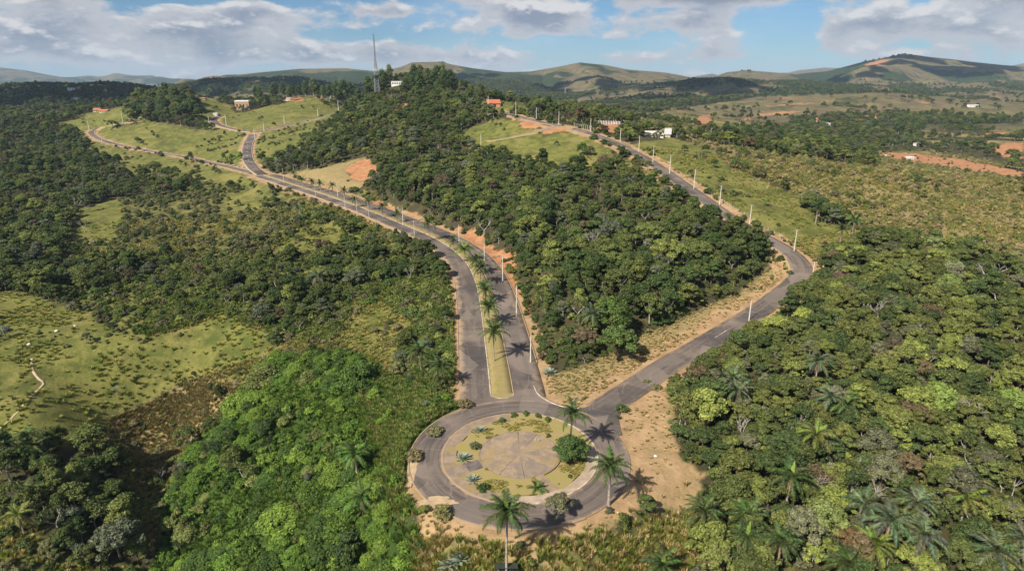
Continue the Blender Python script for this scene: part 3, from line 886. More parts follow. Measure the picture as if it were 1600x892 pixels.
class MB:
    """collects boxes, tubes and prisms into one mesh"""
    def __init__(s):
        s.v, s.f = [], []

    def box(s, c, size, rz=0.0):
        cx, cy, cz = c
        hx, hy, hz_ = size[0] / 2, size[1] / 2, size[2] / 2
        b = len(s.v)
        cs, sn = math.cos(rz), math.sin(rz)
        for z in (-hz_, hz_):
            for x, y in ((-hx, -hy), (hx, -hy), (hx, hy), (-hx, hy)):
                s.v.append((cx + x * cs - y * sn, cy + x * sn + y * cs, cz + z))
        for q in ((0, 3, 2, 1), (4, 5, 6, 7), (0, 1, 5, 4), (1, 2, 6, 5), (2, 3, 7, 6), (3, 0, 4, 7)):
            s.f.append([b + i for i in q])
        return s

    def tube(s, pts, radii, n=6, cap=True):
        pts = [Vector(p) for p in pts]
        if not isinstance(radii, (list, tuple)):
            radii = [radii] * len(pts)
        b = len(s.v)
        for i, p in enumerate(pts):
            d = (pts[min(i + 1, len(pts) - 1)] - pts[max(i - 1, 0)]).normalized()
            up = Vector((1, 0, 0)) if abs(d.z) > .9 else Vector((0, 0, 1))
            a = d.cross(up).normalized()
            c = d.cross(a)
            for k in range(n):
                w_ = 2 * math.pi * k / n
                s.v.append(tuple(p + (a * math.cos(w_) + c * math.sin(w_)) * radii[i]))
        for i in range(len(pts) - 1):
            for k in range(n):
                s.f.append([b + i * n + k, b + i * n + (k + 1) % n, b + (i + 1) * n + (k + 1) % n, b + (i + 1) * n + k])
        if cap:
            s.f.append([b + k for k in range(n)][::-1])
            s.f.append([b + (len(pts) - 1) * n + k for k in range(n)])
        return s

    def prism(s, poly, z0, z1):
        b = len(s.v)
        n = len(poly)
        for z in (z0, z1):
            for x, y in poly:
                s.v.append((x, y, z))
        s.f.append([b + i for i in range(n)][::-1])
        s.f.append([b + n + i for i in range(n)])
        for i in range(n):
            s.f.append([b + i, b + (i + 1) % n, b + n + (i + 1) % n, b + n + i])
        return s

    def gable(s, c, sx, sy, h, over=.3, th=.18):
        """a pitched roof with its ridge along x"""
        cx, cy, cz = c
        X, Y = sx / 2 + over, sy / 2 + over
        for sg in (-1, 1):
            b = len(s.v)
            for dz in (0, th):
                s.v += [(cx - X, cy + sg * Y, cz + dz), (cx + X, cy + sg * Y, cz + dz), (cx + X, cy, cz + h + dz), (cx - X, cy, cz + h + dz)]
            for q in ((0, 1, 2, 3), (4, 5, 6, 7), (0, 1, 5, 4), (1, 2, 6, 5), (3, 0, 4, 7)):
                s.f.append([b + i for i in q])
        return s

    def build(s, name, material, parent=None, smooth_=False):
        return mesh_obj(name, s.v, s.f, material, parent, smooth_)


# ------------------------------------------------------------------ the ground sheet
idx = np.arange(NX * NY).reshape(NY, NX)
F = np.stack([idx[:-1, :-1], idx[:-1, 1:], idx[1:, 1:], idx[1:, :-1]], -1).reshape(-1, 4)
me = quads_mesh('ground', np.stack([XG, YG, HG], -1).reshape(-1, 3), F, M_GROUND, True)
for nm, chans in (('cover_a', (soil, green, dry)), ('cover_b', (np.maximum(redm, redfar), hill, woods)), ('cover_c', (blur(zmask('vine', 'lush')), path * 0, path * 0))):
    at = me.color_attributes.new(nm, 'FLOAT_COLOR', 'POINT')
    at.data.foreach_set('color', np.stack([*chans, np.ones_like(soil)], -1).astype(np.float32).ravel())
ground = bpy.data.objects.new('ground', me)
col.objects.link(ground)
tag(ground, 'hilly ground of grass, scrub soil and far brown hills', None, None, 'structure')


# ------------------------------------------------------------------ roads
def offset_line(line, off):
    d = np.gradient(line[:, :2], axis=0)
    d /= np.linalg.norm(d, axis=1)[:, None] + 1e-9
    nrm = np.stack([d[:, 1], -d[:, 0]], 1)            # to the right of travel
    o = np.asarray(off)
    o = o[:, None] if o.ndim else o
    return np.column_stack([line[:, :2] + nrm * o, line[:, 2]])


def ribbon(name, line, oL, oR, lift, material, skirt=.35, nseg=6):
    """a road strip with its side faces; u across, v along in metres"""
    n = len(line)
    oL = np.broadcast_to(oL, n)
    oR = np.broadcast_to(oR, n)
    cols_ = []
    us = []
    e = offset_line(line, oL)
    e[:, 2] += lift - skirt
    cols_.append(e)
    us.append(0.0)
    for k in range(nseg + 1):
        f = k / nseg
        e = offset_line(line, oL + (oR - oL) * f)
        e[:, 2] += lift + .05 * (1 - (2 * f - 1) ** 2)
        cols_.append(e)
        us.append(f)
    e = offset_line(line, oR)
    e[:, 2] += lift - skirt
    cols_.append(e)
    us.append(1.0)
    V = np.stack(cols_, 1)
    m = V.shape[1]
    s = np.concatenate([[0], np.cumsum(np.linalg.norm(np.diff(line[:, :2], axis=0), axis=1))])
    ii = np.arange(n * m).reshape(n, m)
    F = np.stack([ii[:-1, :-1], ii[:-1, 1:], ii[1:, 1:], ii[1:, :-1]], -1).reshape(-1, 4)
    me = quads_mesh(name, V.reshape(-1, 3), F, material, False)
    uvl = me.uv_layers.new(name='UVMap')
    U = np.tile(np.array(us), n)
    W = np.repeat(s, m)
    uvl.data.foreach_set('uv', np.stack([U[F.ravel()], W[F.ravel()]], -1).astype(np.float32).ravel())
    o = bpy.data.objects.new(name, me)
    col.objects.link(o)
    return o


av = ROADS['avenue'][0]
s_av = np.concatenate([[0], np.cumsum(np.linalg.norm(np.diff(av[:, :2], axis=0), axis=1))])
HALF_MED = np.interp(s_av, [0, 40, 110, 180, 400], [2.5, 2.3, 1.7, 1.4, 1.2])
WID = np.interp(s_av, [0, 60, 200, 400], [6.9, 6.9, 6.4, 5.8])
d_rb = np.hypot(av[:, 0] - RB[0], av[:, 1] - RB[1])
tag(ribbon('road', av, -HALF_MED - WID, HALF_MED + WID, 0.0, M_ASPH, .5, 12), 'twin-lane avenue climbing away from the roundabout', None, None, 'structure')
tag(ribbon('road', ROADS['ridge'][0], -3.4, 3.4, 0.006, M_ASPH, .5), 'road bending right and up the ridge', None, None, 'structure')
tag(ribbon('road', ROADS['upper'][0], -3.6, 3.6, 0.02, M_ASPH, .5), 'road climbing beyond the end of the avenue', None, None, 'structure')
tag(ribbon('road', ROADS['upper_left'][0], -3.2, 3.2, 0.03, M_ASPH, .5), 'curved road towards the brick house', None, None, 'structure')
tag(ribbon('road', ROADS['loop'][0], -2.8, 2.8, 0.04, M_ASPH, .5), 'narrow loop road round the grassy knoll', None, None, 'structure')
tag(ribbon('road', ROADS['spur'][0], -2.3, 2.3, 0.03, M_DUST, .5), 'dusty side road off the ridge road', None, None, 'structure')


def ring(name, r0, r1, z0, z1, material, a0=0.0, a1=2 * math.pi, n=96, parent=None, c=RB, wob=0.0):
    """an annular slab (a sector of one when a0..a1 is less than a turn)"""
    full = abs(a1 - a0 - 2 * math.pi) < 1e-6
    n_ = n if full else max(3, int(n * (a1 - a0) / (2 * math.pi)))
    A = np.linspace(a0, a1, n_ + 1)
    V, F, U = [], [], []
    wv = (vnoise(np.cos(A) * 5, np.sin(A) * 5, 1.0, 11) - .5) * 2 * wob
    for i, a in enumerate(A):
        ca, sa = math.cos(a), math.sin(a)
        rr = r1 + wv[i]
        for r_, z in ((r0, z0), (r0, z1), (rr, z1), (rr, z0)):
            V.append((c[0] + r_ * ca, c[1] + r_ * sa, z))
    for i in range(n_):
        b = i * 4
        for k in range(3):
            F.append((b + k, b + k + 1, b + 4 + k + 1, b + 4 + k))
    if not full:
        F.append((0, 1, 2, 3))
        F.append((n_ * 4 + 3, n_ * 4 + 2, n_ * 4 + 1, n_ * 4))
    o = mesh_obj(name, V, F, material, parent)
    uvl = o.data.uv_layers.new(name='UVMap')
    for p_ in o.data.polygons:
        for li in p_.loop_indices:
            vi = o.data.loops[li].vertex_index
            k = vi % 4
            uvl.data[li].uv = (0 if k < 2 else 1, (a0 + (a1 - a0) * (vi // 4) / n_) * 17)
    return o


tag(ring('road', 14.2, 20.0, -.4, .014, M_ASPH), 'ring road of the roundabout', None, None, 'structure')
# flares where the avenue and the ridge road open into the ring
def flare(pts, z, label):
    P3 = [G(*p)[:2] for p in pts]
    o = mesh_obj('road', [(x, y, z) for x, y in P3] + [(x, y, z - .4) for x, y in P3],
                 [list(range(len(P3)))[::-1]] + [[i, (i + 1) % len(P3), len(P3) + (i + 1) % len(P3), len(P3) + i] for i in range(len(P3))], M_ASPH)
    uvl = o.data.uv_layers.new(name='UVMap')
    for li in range(len(o.data.loops)):
        v = o.data.vertices[o.data.loops[li].vertex_index].co
        uvl.data[li].uv = (.5 + v.x * .004, v.y)
    if o.data.polygons[0].normal.z < 0:
        o.data.flip_normals()
    tag(o, label, None, None, 'structure')


flare([(700, 668), (715, 650), (730, 632), (738, 610), (834, 600), (842, 616), (862, 628), (885, 636), (912, 638), (935, 630), (958, 618), (985, 612), (985, 628), (972, 640), (966, 655), (972, 680), (900, 690), (800, 660)], .009, 'asphalt mouth where the roads meet the roundabout')


# kerbs: raised concrete strips
def kerb(line, off, wdt=.3, h=.16, label=None, mat_=M_KERB):
    o = ribbon('kerb', line, np.asarray(off) - wdt / 2, np.asarray(off) + wdt / 2, h - .05, mat_, .6, 1)
    tag(o, label, None, None, 'structure')
    return o


kerb(av[1:], (-HALF_MED)[1:], .34, .2, 'pale kerb along the left of the median')
kerb(av[1:], (HALF_MED)[1:], .26, .2, 'dusty kerb along the right of the median', M_KERBD)
kerb(av[6:], (-HALF_MED - WID)[6:] - .1, .26, .12, 'kerb at the left edge of the avenue', M_KERBD)
kerb(av[6:], (HALF_MED + WID)[6:] + .1, .26, .12, 'kerb at the right edge of the avenue', M_KERBD)
kerb(ROADS['upper'][0], -3.8, .5, .15, 'kerb beside the upper road')
kerb(ROADS['upper'][0], 3.8, .5, .15, 'kerb across the upper road')
kerb(ROADS['loop'][0], 3.1, .7, .15, 'kerb along the loop road')
kerb(ROADS['upper_left'][0], -3.4, .6, .15, 'kerb along the curved road')
# median strip of mown grass
M_MED = plain('median_grass', (.215, .185, .058), .3, .5, .95, (.30, .22, .115))
o = ribbon('median', av[1:], (-HALF_MED + .15)[1:], (HALF_MED - .12)[1:], .10, M_MED, .4, 3)
tag(o, 'grass median between the two carriageways', None, None, 'structure')
pts = [(RB[0] + .1, 0)]
e0 = av[1]
dv = (av[3] - av[1])[:2]
dv /= np.linalg.norm(dv)
nv = np.array([dv[1], -dv[0]])
cap_in, cap_out = [], []
for k in range(13):
    a = math.pi * k / 12
    q = e0[:2] + nv * 2.42 * math.cos(a) - dv * 2.42 * math.sin(a) * .8
    q2 = e0[:2] + nv * 2.62 * math.cos(a) - dv * 2.62 * math.sin(a) * .8
    cap_in.append(q)
    cap_out.append(q2)
mb = MB().prism([tuple(p) for p in cap_in], -.1, .165)
tag(mb.build('median', M_MED), 'rounded grass end of the median', None, None, 'structure')
mb = MB().prism([tuple(p) for p in cap_out], -.1, .125)
tag(mb.build('kerb', M_KERB), 'rounded kerb at the end of the median', None, None, 'structure')
# kerb round the outer edge of the ring, open at the road mouths
tag(ring('kerb', 20.0, 20.22, -.3, .12, M_KERBD, R(128), R(300)), 'kerb round the outside of the roundabout', None, None, 'structure')
ln = resample(np.array([G(*p) for p in [(834, 604), (842, 618), (862, 630), (885, 637.5), (904, 639)]])[:, :2], 1.0)
kerb(np.column_stack([ln, np.zeros(len(ln))]), 0.0, .32, .16, 'curved pale kerb of the dry grass triangle')


tl = np.column_stack([TRK, H(TRK[:, 0], TRK[:, 1])])
tag(ribbon('path', tl, -.42, .42, .03, plain('trodden_earth', (.44, .34, .22), .2, .6, .95), .3, 2), 'pale trodden cattle track across the pasture', None, None, 'structure')


# worn centre dashes
def dashes(line, off, s0, s1, ln_, gap, wd, lab, z):
    s = np.concatenate([[0], np.cumsum(np.linalg.norm(np.diff(line[:, :2], axis=0), axis=1))])
    L = offset_line(line, off)
    a = s0
    while a < s1:
        q = [np.array([np.interp(v, s, L[:, k]) for k in range(3)]) for v in np.linspace(a, min(a + ln_, s1), 4)]
        o = ribbon('lane_marking', np.array(q), -wd / 2, wd / 2, z, M_LINE, .03, 1)
        tag(o, lab, None, None, 'structure')
        a += ln_ + gap


dashes(ROADS['ridge'][0], 0.1, 48, 62, 6, 30, .16, 'worn pale dash on the ridge road', .062)
dashes(ROADS['ridge'][0], 0.2, 230, 420, 11, 14, .3, 'worn pale dash on the ridge road', .07)
dashes(ROADS['upper'][0], 0.0, 60, 150, 8, 12, .3, 'worn pale dash on the upper road', .085)

# ------------------------------------------------------------------ roundabout island
M_LAWN = plain('island_grass', (.235, .200, .060), .3, .5, .95, (.30, .225, .105), bmp=.1)
island = empty('roundabout_island', (RB[0], RB[1], 0))
tag(island, 'round island with a dusty paved plaza and yellowed lawn', 'traffic island')
C0 = (0, 0)
ring('kerb', 14.0, 14.3, -.4, .17, M_KERBD, R(75), R(255), parent=island, c=C0)
ring('kerb', 14.0, 14.3, -.4, .17, M_KERB, R(255), R(435), parent=island, c=C0)
ring('walkway', 11.6, 14.0, -.3, .12, M_DUST, R(75), R(255), parent=island, c=C0, n=96)
ring('sidewalk', 12.2, 14.0, -.3, .13, M_WALK, R(255), R(372), parent=island, c=C0)
ring('lawn', 7.55, 11.6, -.3, .14, M_LAWN, R(98), R(196), parent=island, c=C0, wob=.55)
ring('lawn', 7.55, 11.6, -.3, .14, M_LAWN, R(214), R(284), parent=island, c=C0, wob=.55)
ring('lawn', 7.55, 12.2, -.3, .14, M_LAWN, R(284), R(292), parent=island, c=C0, wob=.55)
ring('lawn', 7.9, 12.2, -.3, .14, M_LAWN, R(303), R(372), parent=island, c=C0, wob=.55)
ring('lawn', 7.55, 14.0, -.3, .14, M_LAWN, R(12), R(98), parent=island, c=C0, wob=.55)
ring('path', 7.55, 11.6, -.3, .115, M_DUST, R(196), R(214), parent=island, c=C0)
ring('path', 7.55, 12.2, -.3, .115, M_DUST, R(292), R(303), parent=island, c=C0)
o = mesh_obj('path_slab', *(lambda m: (m.v, m.f))(MB().box((-8.2, -3.7, .13), (2.7, 2.7, .06), R(25))), M_SLABS[2], island)
ring('plaza_border', 7.3, 7.55, -.3, .128, M_DUST, parent=island, c=C0)
SECT = [(18, 62, 0), (62, 92, 1), (92, 150, 1), (150, 196, 0), (196, 240, 0), (240, 276, 1), (276, 322, 2), (322, 350, 0), (350, 378, 1)]
for a0, a1, k in SECT:
    ring('paving_slab', .02, 7.26, -.2, .12 + .004 * (k % 2), M_SLABS[k if k < 2 else 1], R(a0 + .35), R(a1 - .35), parent=island, c=C0, n=72)

# ------------------------------------------------------------------ plants: prototypes
def ico():
    p = (1 + 5 ** .5) / 2
    V = np.array([(-1, p, 0), (1, p, 0), (-1, -p, 0), (1, -p, 0), (0, -1, p), (0, 1, p), (0, -1, -p), (0, 1, -p), (p, 0, -1), (p, 0, 1), (-p, 0, -1), (-p, 0, 1)], float)
    V /= np.linalg.norm(V[0])
    F = [(0, 11, 5), (0, 5, 1), (0, 1, 7), (0, 7, 10), (0, 10, 11), (1, 5, 9), (5, 11, 4), (11, 10, 2), (10, 7, 6), (7, 1, 8), (3, 9, 4), (3, 4, 2), (3, 2, 6), (3, 6, 8), (3, 8, 9), (4, 9, 5), (2, 4, 11), (6, 2, 10), (8, 6, 7), (9, 8, 1)]
    return V, np.array(F)


ICOV, ICOF = ico()


def leaf_quads(P, N, size, g, aspect=1.6, droop=0.0):
    """one bent leaf-spray quad per point"""
    n = len(P)
    N = N / (np.linalg.norm(N, axis=1)[:, None] + 1e-9)
    T = np.cross(N, g.normal(size=(n, 3)))
    T[:, 2] -= droop
    T -= N * (T * N).sum(1)[:, None]
    T /= np.linalg.norm(T, axis=1)[:, None] + 1e-9
    B = np.cross(N, T)
    s = (size * g.uniform(.6, 1.3, n))[:, None]
    a, b = T * s * aspect * .5, B * s * .5
    k = g.uniform(-.25, .25, n)[:, None] * s
    V = np.stack([P - a, P - b * g.uniform(.7, 1.1, (n, 1)) + N * k, P + a, P + b * g.uniform(.7, 1.1, (n, 1)) + N * k], 1)
    return V.reshape(-1, 3), np.arange(4 * n).reshape(n, 4)


def blob_crown(seed, centres, radii, n_leaf, size, up=.35, jit=.55, squash=.8, core=.74, droop=0.0, hang=0.0):
    g = np.random.default_rng(seed)
    C, Rr = np.asarray(centres, float), np.asarray(radii, float)
    wgt = Rr ** 2 / (Rr ** 2).sum()
    pick = g.choice(len(C), n_leaf, p=wgt)
    D = g.normal(size=(n_leaf, 3))
    D[:, 2] = np.where(g.random(n_leaf) < .62, np.abs(D[:, 2]), D[:, 2])
    D /= np.linalg.norm(D, axis=1)[:, None]
    rr = Rr[pick] * (.70 + .55 * g.random(n_leaf) ** 1.6)
    Pp = C[pick] + D * rr[:, None] * np.array([1, 1, squash])
    # keep what is not buried inside another blob
    keep = np.ones(n_leaf, bool)
    for c_, r_ in zip(C, Rr):
        keep &= np.linalg.norm((Pp - c_) / np.array([1, 1, squash]), axis=1) > r_ * .72
    Pp, D = Pp[keep], D[keep]
    Nn = D + np.array([0, 0, up]) + g.normal(size=D.shape) * jit
    V, F = leaf_quads(Pp, Nn, size, g, droop=droop)
    if hang:
        V[:, 2] = np.maximum(V[:, 2], .02)
    vs, fs = [V], [F]
    base = len(V)
    for c_, r_ in zip(C, Rr):                            # the dark heart of each clump, as rough quads
        cv = c_ + ICOV * r_ * core * np.array([1, 1, squash]) * g.uniform(.8, 1.1, (12, 1))
        vs.append(cv)
        fs.append(np.column_stack([ICOF, ICOF[:, 2]])[:, :3][:, [0, 1, 2, 2]] + base)
        base += 12
    return np.vstack(vs), fs


def crown_mesh(name, seed, centres, radii, n_leaf, size, material=None, **kw):
    V, fs = blob_crown(seed, centres, radii, n_leaf, size, **kw)
    quads = fs[0]
    tris = np.vstack(fs[1:])[:, :3]
    me = bpy.data.meshes.new(name)
    me.vertices.add(len(V))
    me.vertices.foreach_set('co', V.astype(np.float32).ravel())
    nl = quads.size + tris.size
    me.loops.add(nl)
    me.loops.foreach_set('vertex_index', np.concatenate([quads.ravel(), tris.ravel()]).astype(np.int32))
    nq, nt = len(quads), len(tris)
    me.polygons.add(nq + nt)
    me.polygons.foreach_set('loop_start', np.concatenate([np.arange(nq) * 4, nq * 4 + np.arange(nt) * 3]).astype(np.int32))
    me.polygons.foreach_set('loop_total', np.concatenate([np.full(nq, 4), np.full(nt, 3)]).astype(np.int32))
    me.materials.append(material or M_LEAF)
    me.update()
    me.validate()
    return me


def limbs(seed, base_h, centres, r0, name='trunk', material=None, reach=.9, lean=.15):
    g = random.Random(seed)
    mb = MB()
    top = Vector((g.uniform(-lean, lean), g.uniform(-lean, lean), base_h))
    mid = Vector((top.x * .2 + g.uniform(-.1, .1), top.y * .2, base_h * .5))
    mb.tube([(0, 0, -.5), tuple(mid), tuple(top)], [r0 * 1.25, r0, r0 * .8], 6)
    for c_ in centres:
        c_ = Vector(c_)
        m_ = top.lerp(c_, .5) + Vector((g.uniform(-.3, .3), g.uniform(-.3, .3), -.25))
        mb.tube([tuple(top - Vector((0, 0, .1))), tuple(m_), tuple(top.lerp(c_, reach))], [r0 * .55, r0 * .36, r0 * .12], 5)
    me = bpy.data.meshes.new(name)
    me.from_pydata(mb.v, [], mb.f)
    me.materials.append(material or M_BARK)
    me.update()
    return me


def dome_centres(seed, n, rad, z0, z1, r_lo, r_hi, flat=1.0):
    g = np.random.default_rng(seed)
    cs, rs = [], []
    for i in range(n):
        a = 2.399 * i + g.uniform(-.4, .4)
        q = math.sqrt((i + .4) / n) * rad * g.uniform(.85, 1.1)
        z = z1 - (z1 - z0) * (q / rad) ** (1.6 * flat) + g.uniform(-.35, .35)
        cs.append((q * math.cos(a), q * math.sin(a), z))
        rs.append(g.uniform(r_lo, r_hi) * (1 - .25 * q / rad))
    return cs, rs


TREES = {}          # kind -> (crown mesh, trunk mesh, height, radius)


def make_tree(kind, seed, n, rad, z0, z1, rlo, rhi, leaves, size, r0, base, flat=1.0, **kw):
    cs, rs = dome_centres(seed, n, rad, z0, z1, rlo, rhi, flat)
    cm = crown_mesh('crown', seed + 1, cs, rs, leaves, size, **kw)
    pale = kind in ('open', 'lacy')
    tm = limbs(seed + 2, base, cs[: min(9, n)] if pale else cs[: min(7, n)], r0, 'trunk', M_DEAD if pale else None, 1.32 if pale else .9)
    TREES[kind] = (cm, tm, z1 + rhi * .8, rad + rlo)


make_tree('round', 11, 17, 2.6, 3.2, 6.2, .7, 1.55, 4600, .30, .17, 2.6)
make_tree('broad', 23, 24, 3.7, 3.8, 6.0, .6, 1.4, 5600, .30, .20, 2.7, 1.5)
make_tree('tallish', 37, 18, 2.2, 2.6, 7.6, .65, 1.4, 4600, .30, .17, 3.0)
make_tree('open', 41, 15, 3.0, 3.0, 6.0, .45, 1.1, 2600, .28, .13, 2.5, 1.3, jit=.7)
make_tree('lacy', 53, 22, 2.9, 2.9, 5.4, .4, .95, 2700, .26, .12, 2.2, 1.6, jit=.8, core=.6)
make_tree('dense', 67, 26, 3.1, 2.4, 6.3, .7, 1.5, 5600, .28, .2, 2.2)


def bare_tree(seed, h):
    g = random.Random(seed)
    mb = MB()

    def grow(p, d, L, r, depth):
        q = p + d * L
        m_ = p.lerp(q, .5) + Vector((g.uniform(-.1, .1), g.uniform(-.1, .1), g.uniform(-.05, .1))) * L
        mb.tube([tuple(p), tuple(m_), tuple(q)], [r, r * .85, r * .65], 4 if depth else 6, False)
        if depth < 4:
            for _ in range(3 if depth < 3 else 2):
                nd_ = (d + Vector((g.uniform(-.8, .8), g.uniform(-.8, .8), g.uniform(-.15, .5)))).normalized()
                grow(q, nd_, L * g.uniform(.55, .8), r * .6, depth + 1)
    grow(Vector((0, 0, -.3)), Vector((g.uniform(-.1, .1), g.uniform(-.1, .1), 1)).normalized(), h * .33, .14, 0)
    me = bpy.data.meshes.new('bare_branches')
    me.from_pydata(mb.v, [], mb.f)
    me.materials.append(M_DEAD)
    me.update()
    return me


BARE = [bare_tree(5, 6.5), bare_tree(8, 5.0), bare_tree(12, 6.0)]


def make_twiggy(kind, seed, bare, leaves):
    """a thin crown: most of the branchwork shows through few leaves"""
    g = np.random.default_rng(seed)
    pts = np.array([v.co for v in bare.vertices])
    pts = pts[pts[:, 2] > np.percentile(pts[:, 2], 35)]
    P_ = pts[g.integers(0, len(pts), leaves)] + g.normal(size=(leaves, 3)) * .28
    V, F = leaf_quads(P_, g.normal(size=(leaves, 3)) + np.array([0, 0, .8]), .24, g)
    TREES[kind] = (quads_mesh('crown', V, F, M_LEAF), bare, float(pts[:, 2].max()), 2.6)


make_twiggy('twiggy', 171, BARE[0], 650)
make_twiggy('wispy', 173, BARE[2], 1300)
make_tree('layered', 177, 13, 3.4, 2.6, 6.4, .5, 1.5, 3600, .30, .16, 2.2, .8, jit=.7, squash=.5)
TREE_KINDS = list(TREES)


def make_bush(kind, seed, n, rad, z1, rlo, rhi, leaves, size, **kw):
    cs, rs = dome_centres(seed, n, rad, .45 * z1, z1, rlo, rhi, 1.0)
    TREES[kind] = (crown_mesh('foliage', seed + 1, cs, rs, leaves, size, **kw), limbs(seed + 2, .25, cs[:5], .05, 'stem', None, .9, .05), z1 + rhi * .7, rad + rlo)


make_bush('bush_a', 71, 8, .95, 1.1, .45, .75, 900, .21)
make_bush('bush_b', 83, 10, 1.2, .95, .4, .7, 900, .22, jit=.75)
make_bush('bush_c', 97, 6, .7, 1.3, .38, .6, 700, .2, jit=.8)
BUSH_KINDS = ['bush_a', 'bush_b', 'bush_c']


def make_vine(kind, seed, n, rad, z1):
    """a tree smothered by creepers: a lumpy curtain of leaves down to the ground"""
    g = np.random.default_rng(seed)
    cs, rs = dome_centres(seed, n, rad, z1 * .55, z1, .9, 1.45)
    for i in range(n):
        a = 2 * math.pi * i / n + g.uniform(-.2, .2)
        q = rad * g.uniform(.85, 1.25)
        cs.append((q * math.cos(a), q * math.sin(a), z1 * g.uniform(.10, .40)))
        rs.append(g.uniform(.6, 1.4))
    TREES[kind] = (crown_mesh('foliage', seed + 1, cs, rs, 7000, .27, up=.5, jit=.6, droop=1.6, squash=1.1, core=.8), limbs(seed + 2, z1 * .5, cs[:5], .16), z1 + 1, rad + 1)


make_vine('vine_a', 101, 10, 1.8, 4.6)
make_vine('vine_b', 113, 11, 2.5, 3.2)
make_vine('vine_c', 127, 9, 1.5, 2.1)
VINE_KINDS = ['vine_a', 'vine_b', 'vine_c']


def make_euc(kind, seed, h):
    g = np.random.default_rng(seed)
    cs, rs = [], []
    for i in range(17):
        z = h * (.36 + .56 * i / 16)
        q = (.35 + .65 * math.sin(math.pi * min(1, i / 15))) * h * .15 * g.uniform(.5, 1.2)
        a = 2.4 * i
        cs.append((q * math.cos(a), q * math.sin(a), z))
        rs.append(g.uniform(1.0, 1.75) * h / 17)
    TREES[kind] = (crown_mesh('crown', seed + 1, cs, rs, 4200, .42, jit=.7, core=.62, squash=1.0), limbs(seed + 2, h * .55, cs[6::2], .22, 'trunk', M_DEAD), h, h * .18)


make_euc('euc_a', 131, 17)
make_euc('euc_b', 149, 21)
EUC_KINDS = ['euc_a', 'euc_b']


def tuft(seed, n, h, spread):
    g = np.random.default_rng(seed)
    V, F = [], []
    for i in range(n):
        a = g.uniform(0, 2 * math.pi)
        b = g.uniform(0, spread * .45)
        x, y = b * math.cos(a), b * math.sin(a)
        hh = h * g.uniform(.55, 1.15)
        out = spread * g.uniform(.3, 1.0)
        a2 = a + g.uniform(-.7, .7)
        wd = .05 * h ** .3 * g.uniform(.8, 1.6)
        tx, ty = -math.sin(a2) * wd, math.cos(a2) * wd
        mx, my = x + out * .35 * math.cos(a2), y + out * .35 * math.sin(a2)
        ex, ey = x + out * math.cos(a2), y + out * math.sin(a2)
        k = len(V)
        V += [(x - tx, y - ty, -.05), (x + tx, y + ty, -.05), (mx + tx * .8, my + ty * .8, hh * .65), (mx - tx * .8, my - ty * .8, hh * .65), (ex, ey, hh)]
        F += [(k, k + 1, k + 2, k + 3), (k + 3, k + 2, k + 4, k + 4)]
    me = bpy.data.meshes.new('grass_tuft')
    me.from_pydata(V, [], [f if len(set(f)) == 4 else f[:3] for f in F])
    me.materials.append(M_GRASS)
    me.update()
    return me


TUFTS = [tuft(3, 34, 1.0, .55), tuft(4, 30, .7, .6), tuft(6, 40, .38, .45)]


# ------------------------------------------------------------------ where plants grow
def road_clear(x, y):
    """metres to the nearest paved edge"""
    fu, fv = warp(x, y)
    best = np.full(np.shape(x), 1e9)
    for nm, (line, half) in ROADS.items():
        hw = {'avenue': 9.2, 'ridge': 3.4, 'upper': 3.6, 'upper_left': 3.2, 'loop': 2.8, 'spur': 2.3}[nm]
        d, _ = dist_to(line, x, y, 80)
        best = np.minimum(best, d - hw)
    return np.minimum(best, np.hypot(x - RB[0], y - RB[1]) - 20.0)


def scatter(x0, x1, y0, y1, step, seed):
    g = np.random.default_rng(seed)
    xs, ys = np.meshgrid(np.arange(x0, x1, step), np.arange(y0, y1, step))
    x = xs.ravel() + g.uniform(-.5, .5, xs.size) * step * 1.1
    y = ys.ravel() + g.uniform(-.5, .5, xs.size) * step * 1.1
    # inside the picture, with a margin for a camera a step aside
    z = H(x, y)
    px, py, dep = project(x, y, z)
    m = (px > -130) & (px < 1730) & (py < 1010) & (dep > 30)
    x, y, z = x[m], y[m], z[m]
    return x, y, z, g


